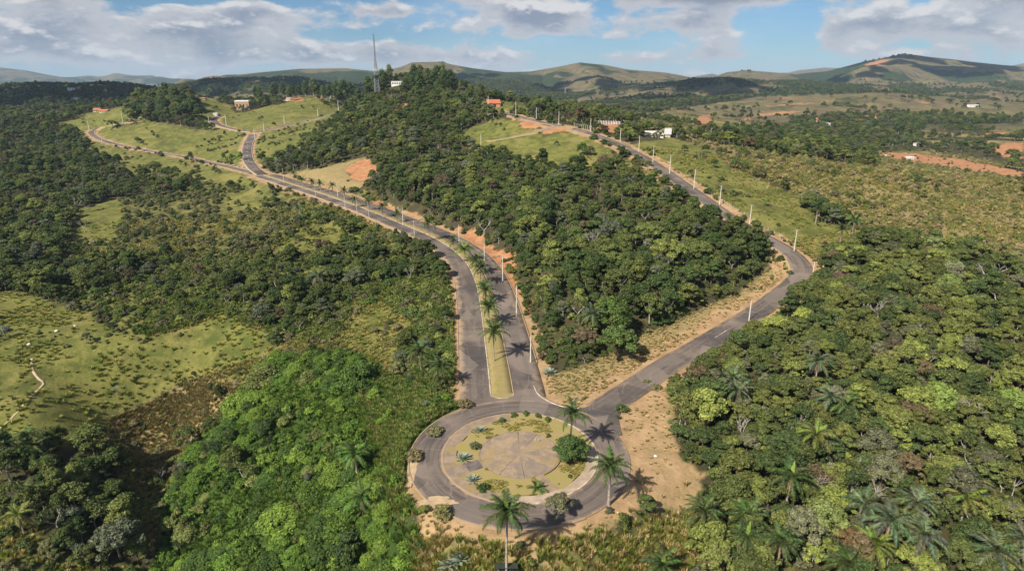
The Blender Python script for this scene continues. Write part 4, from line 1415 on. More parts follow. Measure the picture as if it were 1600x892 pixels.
PAL = {
    'forest': [((.032, .050, .015), 'dark green', 3), ((.047, .065, .019), 'mid green', 4), ((.066, .080, .023), 'olive green', 4), ((.095, .108, .028), 'yellowish green', 1.2), ((.068, .078, .048), 'greyish green', 1.2), ((.075, .058, .034), 'brownish', .5)],
    'right': [((.060, .074, .022), 'olive green', 4), ((.040, .058, .019), 'dark green', 2.5), ((.085, .094, .026), 'light olive', 3), ((.120, .138, .034), 'yellowish green', 1.3), ((.082, .084, .048), 'greyish', 1.1), ((.085, .064, .035), 'rusty brown', .35)],
    'vine': [((.058, .100, .016), 'bright green', 4), ((.082, .124, .020), 'fresh green', 3), ((.040, .070, .016), 'deep green', 3), ((.10, .115, .035), 'yellowish green', 1)],
    'scrub': [((.105, .105, .045), 'dull olive', 4), ((.066, .082, .028), 'olive green', 3), ((.105, .095, .052), 'grey brown', 1.6), ((.045, .064, .020), 'dark green', 2)],
    'hillside': [((.150, .130, .052), 'tan olive', 4), ((.115, .112, .038), 'olive', 3), ((.075, .090, .027), 'green', 1.6), ((.180, .140, .078), 'straw brown', 2)],
    'grass': [((.155, .150, .038), 'g', 3), ((.200, .160, .060), 'g', 3), ((.110, .130, .028), 'g', 3), ((.24, .185, .085), 'g', 2)],
    'pasture': [((.130, .140, .034), 'g', 4), ((.170, .160, .045), 'g', 3), ((.085, .100, .024), 'g', 2)],
    'dead': [((.17, .135, .062), 'g', 3), ((.13, .10, .05), 'g', 3), ((.12, .115, .038), 'g', 2)],
    'mixed': [((.075, .085, .028), 'olive green', 3), ((.050, .075, .020), 'green', 3), ((.105, .120, .032), 'yellowish green', 2), ((.09, .085, .048), 'greyish', 1.2)],
    'straw': [((.27, .21, .10), 'g', 3), ((.23, .175, .085), 'g', 3), ((.19, .165, .065), 'g', 2)],
    'lush': [((.080, .112, .024), 'g', 3), ((.115, .128, .034), 'g', 3), ((.055, .088, .018), 'g', 2), ((.14, .125, .05), 'g', 1)],
    'euc': [((.040, .062, .022), 'dark green', 3), ((.055, .078, .028), 'green', 3), ((.075, .088, .036), 'pale green', 1)],
}


def pal_pick(name, n, g, x=None, y=None, seed=0):
    p = PAL[name]
    wts = np.array([q[2] for q in p], float)
    k = g.choice(len(p), n, p=wts / wts.sum())
    return np.array([p[i][0] for i in k]) * g.uniform(.82, 1.2, (n, 1)), k


PLANTS = []          # x, y, z, kind, scale, rot, tint, palette, palette index, zone


def add(x, y, kinds, scale, pal, g, zone, sx=None):
    n = len(x)
    if n == 0:
        return
    tint, pk = pal_pick(pal, n, g)
    kk = g.integers(0, len(kinds), n)
    z = H(x, y)
    for i in range(n):
        PLANTS.append((x[i], y[i], z[i], kinds[kk[i]], scale[i], g.uniform(0, 6.283), tint[i], pal, int(pk[i]), zone))


ZI = {n: i for i, n in enumerate(ZPRI)}


def seen(x, y, z, h):
    return vis(x, y, z + h)


# trees and bushes, near ground
for (ya, yb, step, sd_, big) in ((22, 330, 3.1, 1, 1.0), (330, 930, 5.2, 2, 1.12)):
    x, y, z, g = scatter(-780, 780, ya, yb, step, sd_)
    zn = zone_of(x, y)
    rc = road_clear(x, y)
    m = seen(x, y, z, 7.0)
    x, y, z, zn, rc = x[m], y[m], z[m], zn[m], rc[m]
    n = len(x)
    u = g.random(n)
    dens = fbm(x, y, 30, 3, 610)
    # closed forest
    bank = (x > np.interp(y, la[:, 1], la[:, 0])) & (y > 120) & (y < 400)
    m = (zn == ZI['forest']) & (rc > np.where(bank, 5.6, 3.2)) & (u < np.where((x > 60) & (y > 520), .16 + .5 * smooth(.46, .6, dens), .50 + .5 * smooth(.36, .52, dens)))
    s = (.30 + .58 * fbm(x, y, 22, 2, 611) + .70 * g.random(n) ** 2.6) * big
    s = np.where(rc < 9, s * .78, s)
    add(x[m], y[m], TREE_KINDS, s[m], 'forest', g, 'forest')
    m = (zn == ZI['mixed']) & (rc > 3.4) & (u < .07 + .55 * smooth(.49, .61, dens))
    add(x[m], y[m], TREE_KINDS, (s * .86)[m], 'forest', g, 'mixed')
    m = (zn == ZI['vine']) & (rc > 5) & (g.random(n) < .05)
    add(x[m], y[m], TREE_KINDS, (s * .9)[m], 'forest', g, 'vine')
    m = (zn == ZI['right']) & (rc > 3.6) & (u < .95)
    s = (.30 + .48 * fbm(x, y, 16, 2, 612) + .50 * g.random(n) ** 2.2) * big
    add(x[m], y[m], TREE_KINDS, s[m], 'right', g, 'right')
    m = (zn == ZI['vine']) & (rc > 2.5) & (u < .26 + .66 * smooth(.40, .55, dens))
    s = .10 + .62 * fbm(x, y, 14, 2, 613) + .85 * g.random(n) ** 3
    s = np.where(rc < 8, s * .6, s)
    add(x[m], y[m], VINE_KINDS, s[m], 'vine', g, 'vine')
    m = (zn == ZI['scrub']) & (rc > 3) & (u < .04 + .22 * smooth(.52, .7, dens))
    s = .40 + .3 * g.random(n)
    add(x[m], y[m], TREE_KINDS, s[m], 'scrub', g, 'scrub')
    m = (zn == ZI['hillside']) & (rc > 3) & (u < .015 + .22 * smooth(.55, .72, dens))
    add(x[m], y[m], TREE_KINDS, (.32 + .25 * g.random(n))[m], 'scrub', g, 'hillside')
    m = np.isin(zn, [ZI['lawn'], ZI['brown']]) & (rc > 3) & (u < .012 + .08 * smooth(.6, .75, dens))
    add(x[m], y[m], TREE_KINDS, (.34 + .3 * g.random(n))[m], 'forest', g, 'open ground')
    m = (zn == ZI['pasture']) & (u < .006)
    add(x[m], y[m], ['open', 'lacy', 'round'], (.45 + .3 * g.random(n))[m], 'scrub', g, 'pasture')

for (ya, yb, step, sd_, big) in ((25, 260, 1.75, 3, 1.0), (260, 620, 2.9, 4, 1.25)):
    x, y, z, g = scatter(-520, 560, ya, yb, step, sd_)
    zn = zone_of(x, y)
    rc = road_clear(x, y)
    m = seen(x, y, z, 1.5)
    x, y, z, zn, rc = x[m], y[m], z[m], zn[m], rc[m]
    n = len(x)
    u = g.random(n)
    dens = fbm(x, y, 18, 3, 620)
    s = (.55 + .75 * g.random(n) ** 1.5) * big
    m = (zn == ZI['scrub']) & (rc > 1.5) & (u < .14 + .42 * smooth(.42, .6, dens))
    add(x[m], y[m], BUSH_KINDS, s[m] * 1.1, 'scrub', g, 'scrub')
    m = (zn == ZI['hillside']) & (rc > 1.5) & (u < .30 + .5 * smooth(.35, .6, dens))
    add(x[m], y[m], BUSH_KINDS, s[m] * .95, 'hillside', g, 'hillside')
    m = (zn == ZI['forest']) & (rc > 1.2) & (rc < 12) & (u < .32)
    add(x[m], y[m], BUSH_KINDS, s[m] * 1.2, 'forest', g, 'forest edge')
    m = (zn == ZI['right']) & (rc > 1.4) & (u < .16)
    add(x[m], y[m], BUSH_KINDS, s[m] * 1.3, 'right', g, 'right')
    m = (zn == ZI['vine']) & (rc > 1.6) & (u < .55)
    add(x[m], y[m], BUSH_KINDS, s[m] * 1.3, 'vine', g, 'vine')
    m = (zn == ZI['mixed']) & (rc > 1.6) & (u < .34)
    add(x[m], y[m], BUSH_KINDS, s[m] * 1.3, 'mixed', g, 'mixed')
    m = (zn == ZI['lush']) & (rc > 1.6) & (u < .16)
    add(x[m], y[m], BUSH_KINDS, s[m] * 1.1, 'vine', g, 'vine')
    m = (zn == ZI['brown']) & (u < .16)
    add(x[m], y[m], BUSH_KINDS, s[m], 'scrub', g, 'brown')
    m = (zn == ZI['lawn']) & (rc > 2) & (u < .006 + .35 * smooth(.60, .72, dens))
    add(x[m], y[m], BUSH_KINDS, s[m] * .9, 'scrub', g, 'open ground')
    m = (zn == ZI['dry']) & (rc > 1.5) & (u < .006 + .08 * smooth(.60, .7, dens))
    add(x[m], y[m], BUSH_KINDS, s[m] * .7, 'scrub', g, 'open ground')
    m = (zn == ZI['tall']) & (rc > 2) & (u < .10)
    add(x[m], y[m], BUSH_KINDS, s[m] * .8, 'right', g, 'tall grass')
    m = (zn == ZI['pasture']) & (u < .002 + .16 * smooth(.62, .74, dens))
    add(x[m], y[m], BUSH_KINDS, s[m] * .7, 'scrub', g, 'pasture')
    m = (zn == ZI['red']) & (rc > 1.5) & (u < .04)
    add(x[m], y[m], BUSH_KINDS, s[m] * .7, 'forest', g, 'open ground')

# eucalyptus along the ridge crest and the grove on the knoll
g = np.random.default_rng(91)
EUC = []
for (poly, n, lo, hi_) in (([(358, 155), (420, 152), (540, 150), (600, 150), (560, 165), (470, 158), (380, 163)], 95, .75, 1.15), ([(560, 146), (590, 131), (650, 130), (690, 134), (730, 145), (700, 150), (600, 150)], 120, .6, 1.15),
                           ([(195, 186), (225, 160), (255, 150), (300, 160), (318, 186), (260, 192)], 110, .62, .95), ([(720, 160), (755, 160), (760, 170), (725, 172)], 14, .5, .8),
                           ([(1395, 205), (1440, 203), (1445, 216), (1400, 218)], 16, .8, 1.1)):
    pl = np.array(poly, float)
    k = 0
    for _ in range(n * 30):
        px, py = g.uniform(pl[:, 0].min(), pl[:, 0].max()), g.uniform(pl[:, 1].min(), pl[:, 1].max())
        if inpoly(np.array(px), np.array(py), poly):
            q = G(px, py)
            EUC.append((q, g.uniform(lo, hi_)))
            k += 1
            if k >= n:
                break
for q, s_ in EUC:
    if 300 < q[1] < 1300:
        if project(q[0], q[1], q[2])[0] < 330:
            add(np.array([q[0]]), np.array([q[1]]), ['dense', 'round', 'tallish'], np.array([s_ * 2.6]), 'forest', g, 'forest')
        else:
            add(np.array([q[0]]), np.array([q[1]]), EUC_KINDS, np.array([s_]), 'euc', g, 'eucalyptus')

# far woods: trees on the hills beyond, as a mass
x, y, z, g = scatter(-2400, 2600, 900, 2700, 11.0, 5)
wd = H(x, y, woods)
u = g.random(len(x))
m = (u < np.clip(wd, 0.02 + .22 * smooth(.55, .7, fbm(x, y, 90, 3, 650)), .95)) & seen(x, y, z, 8)
xs_, ys_ = list(x[m]), list(y[m])
for px0, px1, n_ in ((1159, 1169, 12), (1385, 1430, 34), (1340, 1385, 22), (684, 694, 10)):
    for _ in range(n_):                                  # copses along the far crests
        pxx = g.uniform(px0, px1)
        pyy = 80.0
        q = G(pxx, pyy, 7000)
        while q[1] > 5200 and pyy < 135:
            pyy += 1.0
            q = G(pxx, pyy, 7000)
        xs_.append(q[0] + g.uniform(-15, 15))
        ys_.append(q[1] + g.uniform(-60, 20))
FARW = (np.array(xs_), np.array(ys_), g)

# keep buildings, poles and lookouts free: (pixel x, y, radius in m)
CLEAR = [(378, 172, 16), (621, 134, 15), (621, 138, 15), (621, 142, 14), (622, 147, 13), (590, 153, 9), (770, 168, 12), (1030, 214, 14), (1020, 222, 10), (1010, 218, 9), (1040, 222, 9), (1000, 224, 8), (1025, 228, 8), (1005, 205, 7), (155, 178, 14), (792, 888, 2.2), (951, 789, 1.5), (891, 719, 2), (510, 152, 8), (450, 157, 8)]
CLR = [(*G(a, b)[:2], r_) for a, b, r_ in CLEAR]
PLANTS = [p for p in PLANTS if not any((p[0] - a) ** 2 + (p[1] - b) ** 2 < r_ * r_ for a, b, r_ in CLR)]
# ------------------------------------------------------------------ plants: the largest as individuals, the rest as masses
def region_phrase(p):
    x, y, z, zone = p[0], p[1], p[2], p[9]
    px, py, _ = project(np.array(x), np.array(y), np.array(z))
    px, py = float(px), float(py)
    if zone == 'forest' or zone == 'forest edge':
        if zone == 'x':
            pass
        names = ['between the avenue and ridge road', 'on the hill below the mast', 'in the dark wood beside the loop road', 'in the shaded gully below the pasture',
                 'on the grove knoll', 'in the thicket beside the ridge road', 'in the clump beside the scrubby hillside', 'at the avenue junction', 'behind the ridge road crest', 'in the clearing beside the spur road', 'in the far valley', 'in the far valley', 'in the far valley', 'beside the white building']
        for nm, poly in zip(names, ZONES['forest']):
            if inpoly(np.array(px), np.array(py), poly):
                return nm
        return 'at the edge of the wood beside the road'
    if zone == 'mixed':
        return 'on the bank below the avenue' if px > 425 and py > 300 else ('in the scrubby wood above the pasture' if py > 380 else 'below the loop road')
    if zone == 'right':
        if py > 720:
            return 'in the forest corner at lower right'
        return 'in the forest beside the road bend' if py < 560 else 'in the forest right of the roundabout'
    if zone == 'vine':
        return 'on the green slope below the roundabout' if py > 690 else 'on the green slope below the avenue'
    return {'scrub': 'in the scrub above the pasture' if py < 600 else 'in the scrub at the bottom left corner', 'hillside': 'on the scrubby hillside beyond the road', 'open ground': 'on the open grass beside the roads', 'pasture': 'standing alone in the pasture',
            'brown': 'on the dry brown gully side', 'tall grass': 'in the tall grass below the roundabout', 'eucalyptus': 'on the ridge crest' if px > 340 else 'in the grove on the knoll'}[zone]


SHAPE = {'round': 'round-crowned tree', 'broad': 'broad-crowned tree', 'tallish': 'tall tree', 'open': 'loose-crowned tree', 'lacy': 'low spreading tree', 'dense': 'dense leafy tree', 'twiggy': 'sparse twiggy tree', 'wispy': 'thin wispy tree', 'layered': 'flat-layered tree', 'bush_a': 'rounded bush', 'bush_b': 'spreading bush', 'bush_c': 'upright bush',
         'vine_a': 'tall creeper-covered tree', 'vine_b': 'broad creeper-covered mound', 'vine_c': 'low creeper-covered mound', 'euc_a': 'narrow tall tree', 'euc_b': 'very tall slender tree'}
PLURAL = {'tree': 'trees', 'bush': 'bushes', 'creeper mound': 'creeper mounds', 'eucalyptus': 'tall trees'}


def place_plant(p, name, cat):
    x, y, z, kind, s, rot, tint, pal, pk, zone = p
    cm, tm, h, r_ = TREES[kind]
    root = empty(name, (x, y, z - .12), rot)
    sz = s * (0.9 + .2 * ((x * 7.13 + y * 3.7) % 1))
    if kind.startswith('vine'):                      # creepers lie low and spread into one another
        s, sz = s * 1.22, sz * .74
    root.scale = (s * (1.12 - .24 * ((x * 3.1 + y) % 1)), s * (1.12 - .24 * ((x + y * 5.3) % 1)), sz)
    c_ = bpy.data.objects.new('crown' if cat in ('tree', 'eucalyptus') else 'foliage', cm)
    c_['tint'] = [float(v) for v in tint]
    t_ = bpy.data.objects.new('trunk' if cat != 'bush' else 'stem', tm)
    for o in (c_, t_):
        o.parent = root
        col.objects.link(o)
    ph = region_phrase(p)
    tag(root, f"{PAL[pal][pk][1]} {SHAPE[kind]} {ph}", 'tree' if cat == 'eucalyptus' else cat, f"{PLURAL[cat]} {ph}")
    return root


def mass(name, plants, variants, label, kind='stuff'):
    """one object that carries a whole stand of plants"""
    V = np.array([(p[0], p[1], p[2] - .12) for p in plants], np.float32)
    me = bpy.data.meshes.new(name)
    me.vertices.add(len(V))
    me.vertices.foreach_set('co', V.ravel())
    order = {k: i for i, k in enumerate(variants)}

    def attr(nm, typ, fld, arr):
        a_ = me.attributes.new(nm, typ, 'POINT')
        a_.data.foreach_set(fld, np.asarray(arr).ravel())
    attr('variant', 'INT', 'value', np.array([order[p[3]] for p in plants], np.int32))
    attr('grow', 'FLOAT', 'value', np.array([p[4] for p in plants], np.float32))
    attr('turn', 'FLOAT', 'value', np.array([p[5] for p in plants], np.float32))
    attr('tint', 'FLOAT_COLOR', 'color', np.array([(*p[6], 1) for p in plants], np.float32))
    o = bpy.data.objects.new(name, me)
    col.objects.link(o)
    ng = bpy.data.node_groups.new(name + '_nodes', 'GeometryNodeTree')
    ng.interface.new_socket('Geometry', in_out='INPUT', socket_type='NodeSocketGeometry')
    ng.interface.new_socket('Geometry', in_out='OUTPUT', socket_type='NodeSocketGeometry')
    N, L = ng.nodes, ng.links
    gi, go = N.new('NodeGroupInput'), N.new('NodeGroupOutput')

    def nattr(nm, typ):
        nd = N.new('GeometryNodeInputNamedAttribute')
        nd.data_type = typ
        nd.inputs['Name'].default_value = nm
        return nd.outputs['Attribute']
    va, gr, tu = nattr('variant', 'INT'), nattr('grow', 'FLOAT'), nattr('turn', 'FLOAT')
    cx_ = N.new('ShaderNodeCombineXYZ')
    L.new(tu, cx_.inputs[2])
    rot = N.new('FunctionNodeEulerToRotation')
    L.new(cx_.outputs[0], rot.inputs[0])
    join = N.new('GeometryNodeJoinGeometry')
    for k, objs in variants.items():
        j = N.new('GeometryNodeJoinGeometry')
        for ob in objs:
            oi = N.new('GeometryNodeObjectInfo')
            oi.transform_space = 'ORIGINAL'
            oi.inputs['Object'].default_value = ob
            oi.inputs['As Instance'].default_value = False
            L.new(oi.outputs['Geometry'], j.inputs[0])
        cmp_ = N.new('FunctionNodeCompare')
        cmp_.data_type = 'INT'
        cmp_.operation = 'EQUAL'
        L.new(va, cmp_.inputs[2])
        cmp_.inputs[3].default_value = order[k]
        ip = N.new('GeometryNodeInstanceOnPoints')
        L.new(gi.outputs[0], ip.inputs['Points'])
        L.new(cmp_.outputs[0], ip.inputs['Selection'])
        L.new(j.outputs[0], ip.inputs['Instance'])
        L.new(rot.outputs[0], ip.inputs['Rotation'])
        L.new(gr, ip.inputs['Scale'])
        L.new(ip.outputs[0], join.inputs[0])
    L.new(join.outputs[0], go.inputs[0])
    md = o.modifiers.new('plants', 'NODES')
    md.node_group = ng
    tag(o, label, None, None, kind)
    return o


def size_in_view(p):
    h = TREES[p[3]][2] * p[4]
    px, py, dep = project(np.array(p[0]), np.array(p[1]), np.array(p[2] + h * .6))
    if px < 0 or px > 1600 or py < 0 or py > 892:
        return 0.0
    return float(h / dep)


def is_kind(kinds):
    return [p for p in PLANTS if p[3] in kinds]


SRC = {}             # one standing individual of each kind lends its meshes to the masses


def build_kind(kinds, name, cat, limit, mass_name, mass_label):
    ps = sorted(is_kind(kinds), key=size_in_view, reverse=True)
    for p in ps[:limit]:
        r_ = place_plant(p, name, cat)
        SRC.setdefault(p[3], list(r_.children))
    rest = ps[limit:]
    if rest:
        vs = {k: SRC[k] for k in kinds if k in SRC}
        rest = [p for p in rest if p[3] in vs]
        mass(mass_name, rest, vs, mass_label)
    print(name, len(ps), 'individuals', min(limit, len(ps)))


build_kind(TREE_KINDS, 'broadleaf_tree', 'tree', 300, 'forest', 'mass of smaller forest trees farther off')
build_kind(VINE_KINDS, 'creeper_mound', 'creeper mound', 300, 'creepers', 'mass of smaller creeper mounds')
build_kind(BUSH_KINDS, 'bush', 'bush', 300, 'shrubbery', 'mass of small bushes on the slopes')
build_kind(EUC_KINDS, 'eucalyptus_tree', 'eucalyptus', 330, 'tall_woods', 'mass of tall trees')
# neighbours that would read alike are counted off from the left
NUM = ['', 'first', 'second', 'third', 'fourth', 'fifth', 'sixth', 'seventh', 'eighth', 'ninth', 'tenth', 'eleventh', 'twelfth', 'thirteenth', 'fourteenth', 'fifteenth', 'sixteenth', 'seventeenth', 'eighteenth', 'nineteenth']
TENS = ['', '', 'twenty', 'thirty', 'forty', 'fifty', 'sixty', 'seventy', 'eighty', 'ninety']


def ordinal(n):
    if n < 20:
        return NUM[n]
    if n % 10:
        return TENS[n // 10] + '-' + NUM[n % 10]
    return TENS[n // 10][:-1] + 'ieth'


same = {}
for o in list(col.objects):
    if o.type == 'EMPTY' and 'category' in o and o.get('label'):
        same.setdefault(o['label'], []).append(o)
for lb, os_ in same.items():
    if len(os_) > 1:
        os_.sort(key=lambda o: o.location.x / max(o.location.y, 1))
        for i, o in enumerate(os_):
            o['label'] = f"{lb}, {ordinal(i + 1)} from left"

xf, yf, g = FARW
tn, _ = pal_pick('forest', len(xf), g)
zf = H(xf, yf)
ks = g.integers(0, 4, len(xf))
mass('far_woods', [(xf[i], yf[i], zf[i] - (4.5 if yf[i] > 2900 else 0), TREE_KINDS[ks[i]], g.uniform(.9, 1.5) * (1.15 if yf[i] > 2900 else 1), g.uniform(0, 6.28), tn[i] * .9) for i in range(len(xf))], {k: SRC[k] for k in TREE_KINDS[:4]}, 'far woods on the hills beyond the valley')
print('far trees', len(xf))

# ------------------------------------------------------------------ grass
GR = []
x, y, z, g = scatter(-120, 130, 30, 215, .5, 12)
zn = zone_of(x, y)
rc = road_clear(x, y)
u = g.random(len(x))
dn = fbm(x, y, 9, 3, 640)
ok = seen(x, y, z, .6)
spec = [('tall', .92, (0, 1), 1.0, 1.5, 'grass', 1.6), ('dry', .30, (1, 2), .5, .9, 'straw', 1.2), ('brown', .6, (0, 1), .8, 1.3, 'dead', .5), ('vine', .4, (0, 1), .8, 1.3, 'vine', 1.0), ('lush', .9, (0, 1), .8, 1.4, 'lush', 1.0), ('mixed', .5, (0, 1), .8, 1.4, 'lush', 1.2), ('right', .12, (0, 1), .7, 1.2, 'right', 1.2), ('lawn', .30, (1, 2), .6, 1.1, 'grass', 1.5), ('scrub', .3, (0, 1), .7, 1.2, 'grass', 1.0), ('forest', .06, (1,), .7, 1.2, 'forest', 1.0)]
for zn_, pr, tk, s0, s1, pl, clr in spec:
    m = np.where(ok & (zn == ZI[zn_]) & (rc > clr) & (u < pr * (.45 + 1.1 * smooth(.35, .6, dn))))[0]
    tn, _ = pal_pick(pl, len(m), g)
    for j, i in enumerate(m):
        GR.append((x[i], y[i], z[i] + .1, 'tuft%d' % tk[int(g.integers(0, len(tk)))], g.uniform(s0, s1), g.uniform(0, 6.28), tn[j]))
x, y, z, g = scatter(-330, 260, 60, 330, 1.5, 13)
zn = zone_of(x, y)
rc = road_clear(x, y)
u = g.random(len(x))
dn = fbm(x, y, 12, 3, 641)
ok = seen(x, y, z, .6)
for zn_, pr, tk, s0, s1, pl in [('pasture', .55, (1, 2), .9, 1.8, 'pasture'), ('lawn', .4, (1, 2), .9, 1.6, 'grass'), ('hillside', .75, (0, 1), .9, 1.6, 'grass'), ('scrub', .75, (0, 1), .9, 1.6, 'grass'), ('mixed', .7, (0, 1), 1.0, 1.7, 'lush'), ('brown', .8, (0, 1), 1.0, 1.6, 'dead'), ('dry', .2, (1, 2), .8, 1.3, 'straw')]:
    m = np.where(ok & (zn == ZI[zn_]) & (rc > 1.8) & (u < pr * (.3 + 1.3 * smooth(.4, .6, dn))))[0]
    tn, _ = pal_pick(pl, len(m), g)
    for j, i in enumerate(m):
        GR.append((x[i], y[i], z[i] + .1, 'tuft%d' % tk[int(g.integers(0, len(tk)))], g.uniform(s0, s1), g.uniform(0, 6.28), tn[j]))
g = np.random.default_rng(31)
for _ in range(5200):                                   # worn sward on the island and the median
    r_, a = math.sqrt(g.uniform(7.4 ** 2, 12.1 ** 2)), g.uniform(0, 6.283)
    x_, y_ = RB[0] + r_ * math.cos(a), RB[1] + r_ * math.sin(a)
    if fbm(np.array(x_), np.array(y_), 3.0, 3, 660) < .47 + .10 * abs(r_ - 9.6) / 2.2 or (R(193) < a < R(216)) or (R(290) < a < R(305)):
        continue
    GR.append((x_, y_, .24, 'tuft2', g.uniform(.22, .5), g.uniform(0, 6.28), np.array([.175, .155, .046]) * g.uniform(.7, 1.25)))
for _ in range(2600):
    k_ = int(g.integers(1, len(av) - 40))
    f_ = g.uniform(-.86, .86)
    e_ = offset_line(av[k_:k_ + 2], np.array([f_ * HALF_MED[k_]] * 2))[0]
    GR.append((e_[0] + g.uniform(-1.2, 1.2) * .6, e_[1] + g.uniform(-1.2, 1.2), av[k_][2] + .2, 'tuft2', g.uniform(.15, .32), g.uniform(0, 6.28), np.array([.185, .160, .05]) * g.uniform(.6, 1.25)))
pxg_, pyg_, _ = project(np.array([p[0] for p in GR]), np.array([p[1] for p in GR]), np.array([p[2] for p in GR]))
bare_ = inpoly(pxg_, pyg_, ZONES['dry'][2]) & (g.random(len(GR)) < .78)
GR = [p for p, b_ in zip(GR, bare_) if not b_]
print('tufts', len(GR))
# three single tufts by the roundabout verge lend their shape to the sward
for k, (px, py) in enumerate([(985, 800), (700, 850), (842, 852)]):
    q = G(px, py)
    o = bpy.data.objects.new('grass_tuft', TUFTS[k])
    o.location = (q[0], q[1], q[2])
    o['tint'] = [.19, .16, .055]
    col.objects.link(o)
    tag(o, ['tall straw-coloured grass tuft right of the roundabout verge', 'spreading grass tuft below the roundabout verge', 'short grass tuft below the middle of the verge'][k], 'grass tuft')
    SRC['tuft%d' % k] = [o]
mass('grass', GR, {'tuft%d' % k: SRC['tuft%d' % k] for k in range(3)}, 'rough grass on the slopes and clearings')
# ------------------------------------------------------------------ palms
def frond_mesh(name, L, a0, bend, n=18, leaf=.85, hang=.4, width=.2, seed=1):
    """a feather leaf: midrib along +x, rising at a0 and arching over, leaflets down both sides"""
    g = random.Random(seed)
    pts = [Vector((0, 0, 0))]
    a = a0
    st = L / n
    for i in range(n):
        pts.append(pts[-1] + Vector((math.cos(a), 0, math.sin(a))) * st)
        a -= bend / n * (.5 + 1.1 * i / n)
    V, F = [], []
    for i in range(0, n, 3):
        p, q = pts[i], pts[min(i + 3, n)]
        w0, w1 = .06 * (1 - i / n) + .015, .06 * (1 - (i + 3) / n) + .015
        k = len(V)
        V += [p + Vector((0, w0, 0)), p - Vector((0, w0, 0)), q - Vector((0, w1, 0)), q + Vector((0, w1, 0))]
        F.append((k, k + 1, k + 2, k + 3))
    for i in range(1, n + 1):
        t_ = i / n
        ll = leaf * (math.sin(math.pi * min(1, .18 + t_ * .82)) * .75 + .3)
        d = (pts[i] - pts[i - 1]).normalized()
        for sg in (-1, 1):
            dr = (Vector((0, sg, 0)) + d * .75 + Vector((0, 0, -hang + g.uniform(-.2, .2)))).normalized()
            k = len(V)
            b = pts[i]
            V += [b - d * width * .55, b + d * width * .55, b + dr * ll]
            F.append((k, k + 1, k + 2))
    me = bpy.data.meshes.new(name)
    me.from_pydata([tuple(v) for v in V], [], F)
    me.materials.append(M_FROND)
    me.update()
    return me


FRONDS = [frond_mesh('frond', 3.0, R(72), .9, seed=1), frond_mesh('frond', 3.6, R(48), 1.5, seed=2), frond_mesh('frond', 3.8, R(22), 1.6, seed=3), frond_mesh('frond', 3.6, R(-8), 1.5, hang=.6, seed=4), frond_mesh('frond', 1.9, R(84), .25, leaf=.3, seed=5)]
DEADF = frond_mesh('dead_frond', 2.6, R(-62), .55, 12, .3, .5, .16, 6)
DEADF.materials[0] = M_THATCH


def trunk_mesh(h, r0=.2, lean=.3, seed=1):
    g = random.Random(seed)
    n = 7
    lx, ly = g.uniform(-lean, lean), g.uniform(-lean, lean)
    mb = MB()
    mb.tube([(lx * (i / n) ** 2, ly * (i / n) ** 2, -.4 + (h + .4) * i / n) for i in range(n + 1)], [r0 * (1.25 if i == 0 else 1 - .3 * i / n) * (1 + .05 * (i % 2)) for i in range(n + 1)], 7)
    me = bpy.data.meshes.new('trunk')
    me.from_pydata(mb.v, [], mb.f)
    me.materials.append(M_PALMBARK)
    me.update()
    return me, (lx, ly)


def base_for_top(px, py, h):
    q = G(px, min(py + 40, 1100))
    for _ in range(12):
        u_, v_, dep = project(q[0], q[1], q[2])
        ut, vt, _ = project(q[0], q[1], q[2] + h)
        q = G(px + (u_ - ut), py + (v_ - vt))
    return q


def palm(q, h, label, group, s=1.0, nf=20, tint=(.060, .088, .026), dead=5, bright=1, parts=True, seed=0, cat='palm', name='palm_tree', r0=.2):
    g = random.Random(seed * 7 + 3)
    root = empty(name, (q[0], q[1], q[2] - .05), g.uniform(0, 6.28))
    tm, (lx, ly) = trunk_mesh(max(h, .3), r0, .25 * h / 6, seed)
    o = bpy.data.objects.new('trunk', tm)
    o.parent = root
    col.objects.link(o)
    top = Vector((lx, ly, h))
    items = []
    for i in range(nf):
        a = 2.399963 * i + g.uniform(-.15, .15)
        f = i / nf
        k = 0 if f < .18 else 1 if f < .48 else 2 if f < .8 else 3
        items.append((FRONDS[k], a, s * g.uniform(.8, 1.15), g.uniform(-.22, .22), [c_ * g.uniform(.8, 1.2) for c_ in tint]))
    for i in range(bright):
        items.append((FRONDS[4], 1.3 * i, s * 1.25, g.uniform(-.15, .15), [.115, .17, .035]))
    for i in range(dead):
        items.append((DEADF, 2 * math.pi * i / max(dead, 1) + g.uniform(-.3, .3), s * g.uniform(.8, 1.1), g.uniform(-.1, .1), [.3, .22, .14]))
    if parts:
        for me_, a, sc_, rx, tn in items:
            f_ = bpy.data.objects.new('dead_frond' if me_ is DEADF else 'frond', me_)
            f_.location = top
            f_.rotation_euler = (rx, rx * .5, a)
            f_.scale = (sc_,) * 3
            f_['tint'] = tn
            f_.parent = root
            col.objects.link(f_)
    else:
        V, F, mi = [], [], []
        for me_, a, sc_, rx, tn in items:
            mt = Matrix.Translation(top) @ Matrix.Rotation(a, 4, 'Z') @ Matrix.Rotation(rx, 4, 'X') @ Matrix.Scale(sc_, 4)
            b = len(V)
            V += [tuple(mt @ v.co) for v in me_.vertices]
            F += [[b + i for i in p_.vertices] for p_ in me_.polygons]
            mi += [1 if me_ is DEADF else 0] * len(me_.polygons)
        c_ = mesh_obj('crown', V, F, None, root, mats=[M_FROND, M_THATCH], midx=mi)
        c_['tint'] = [v * g.uniform(.9, 1.1) for v in tint]
    tag(root, label, cat, group)
    return root


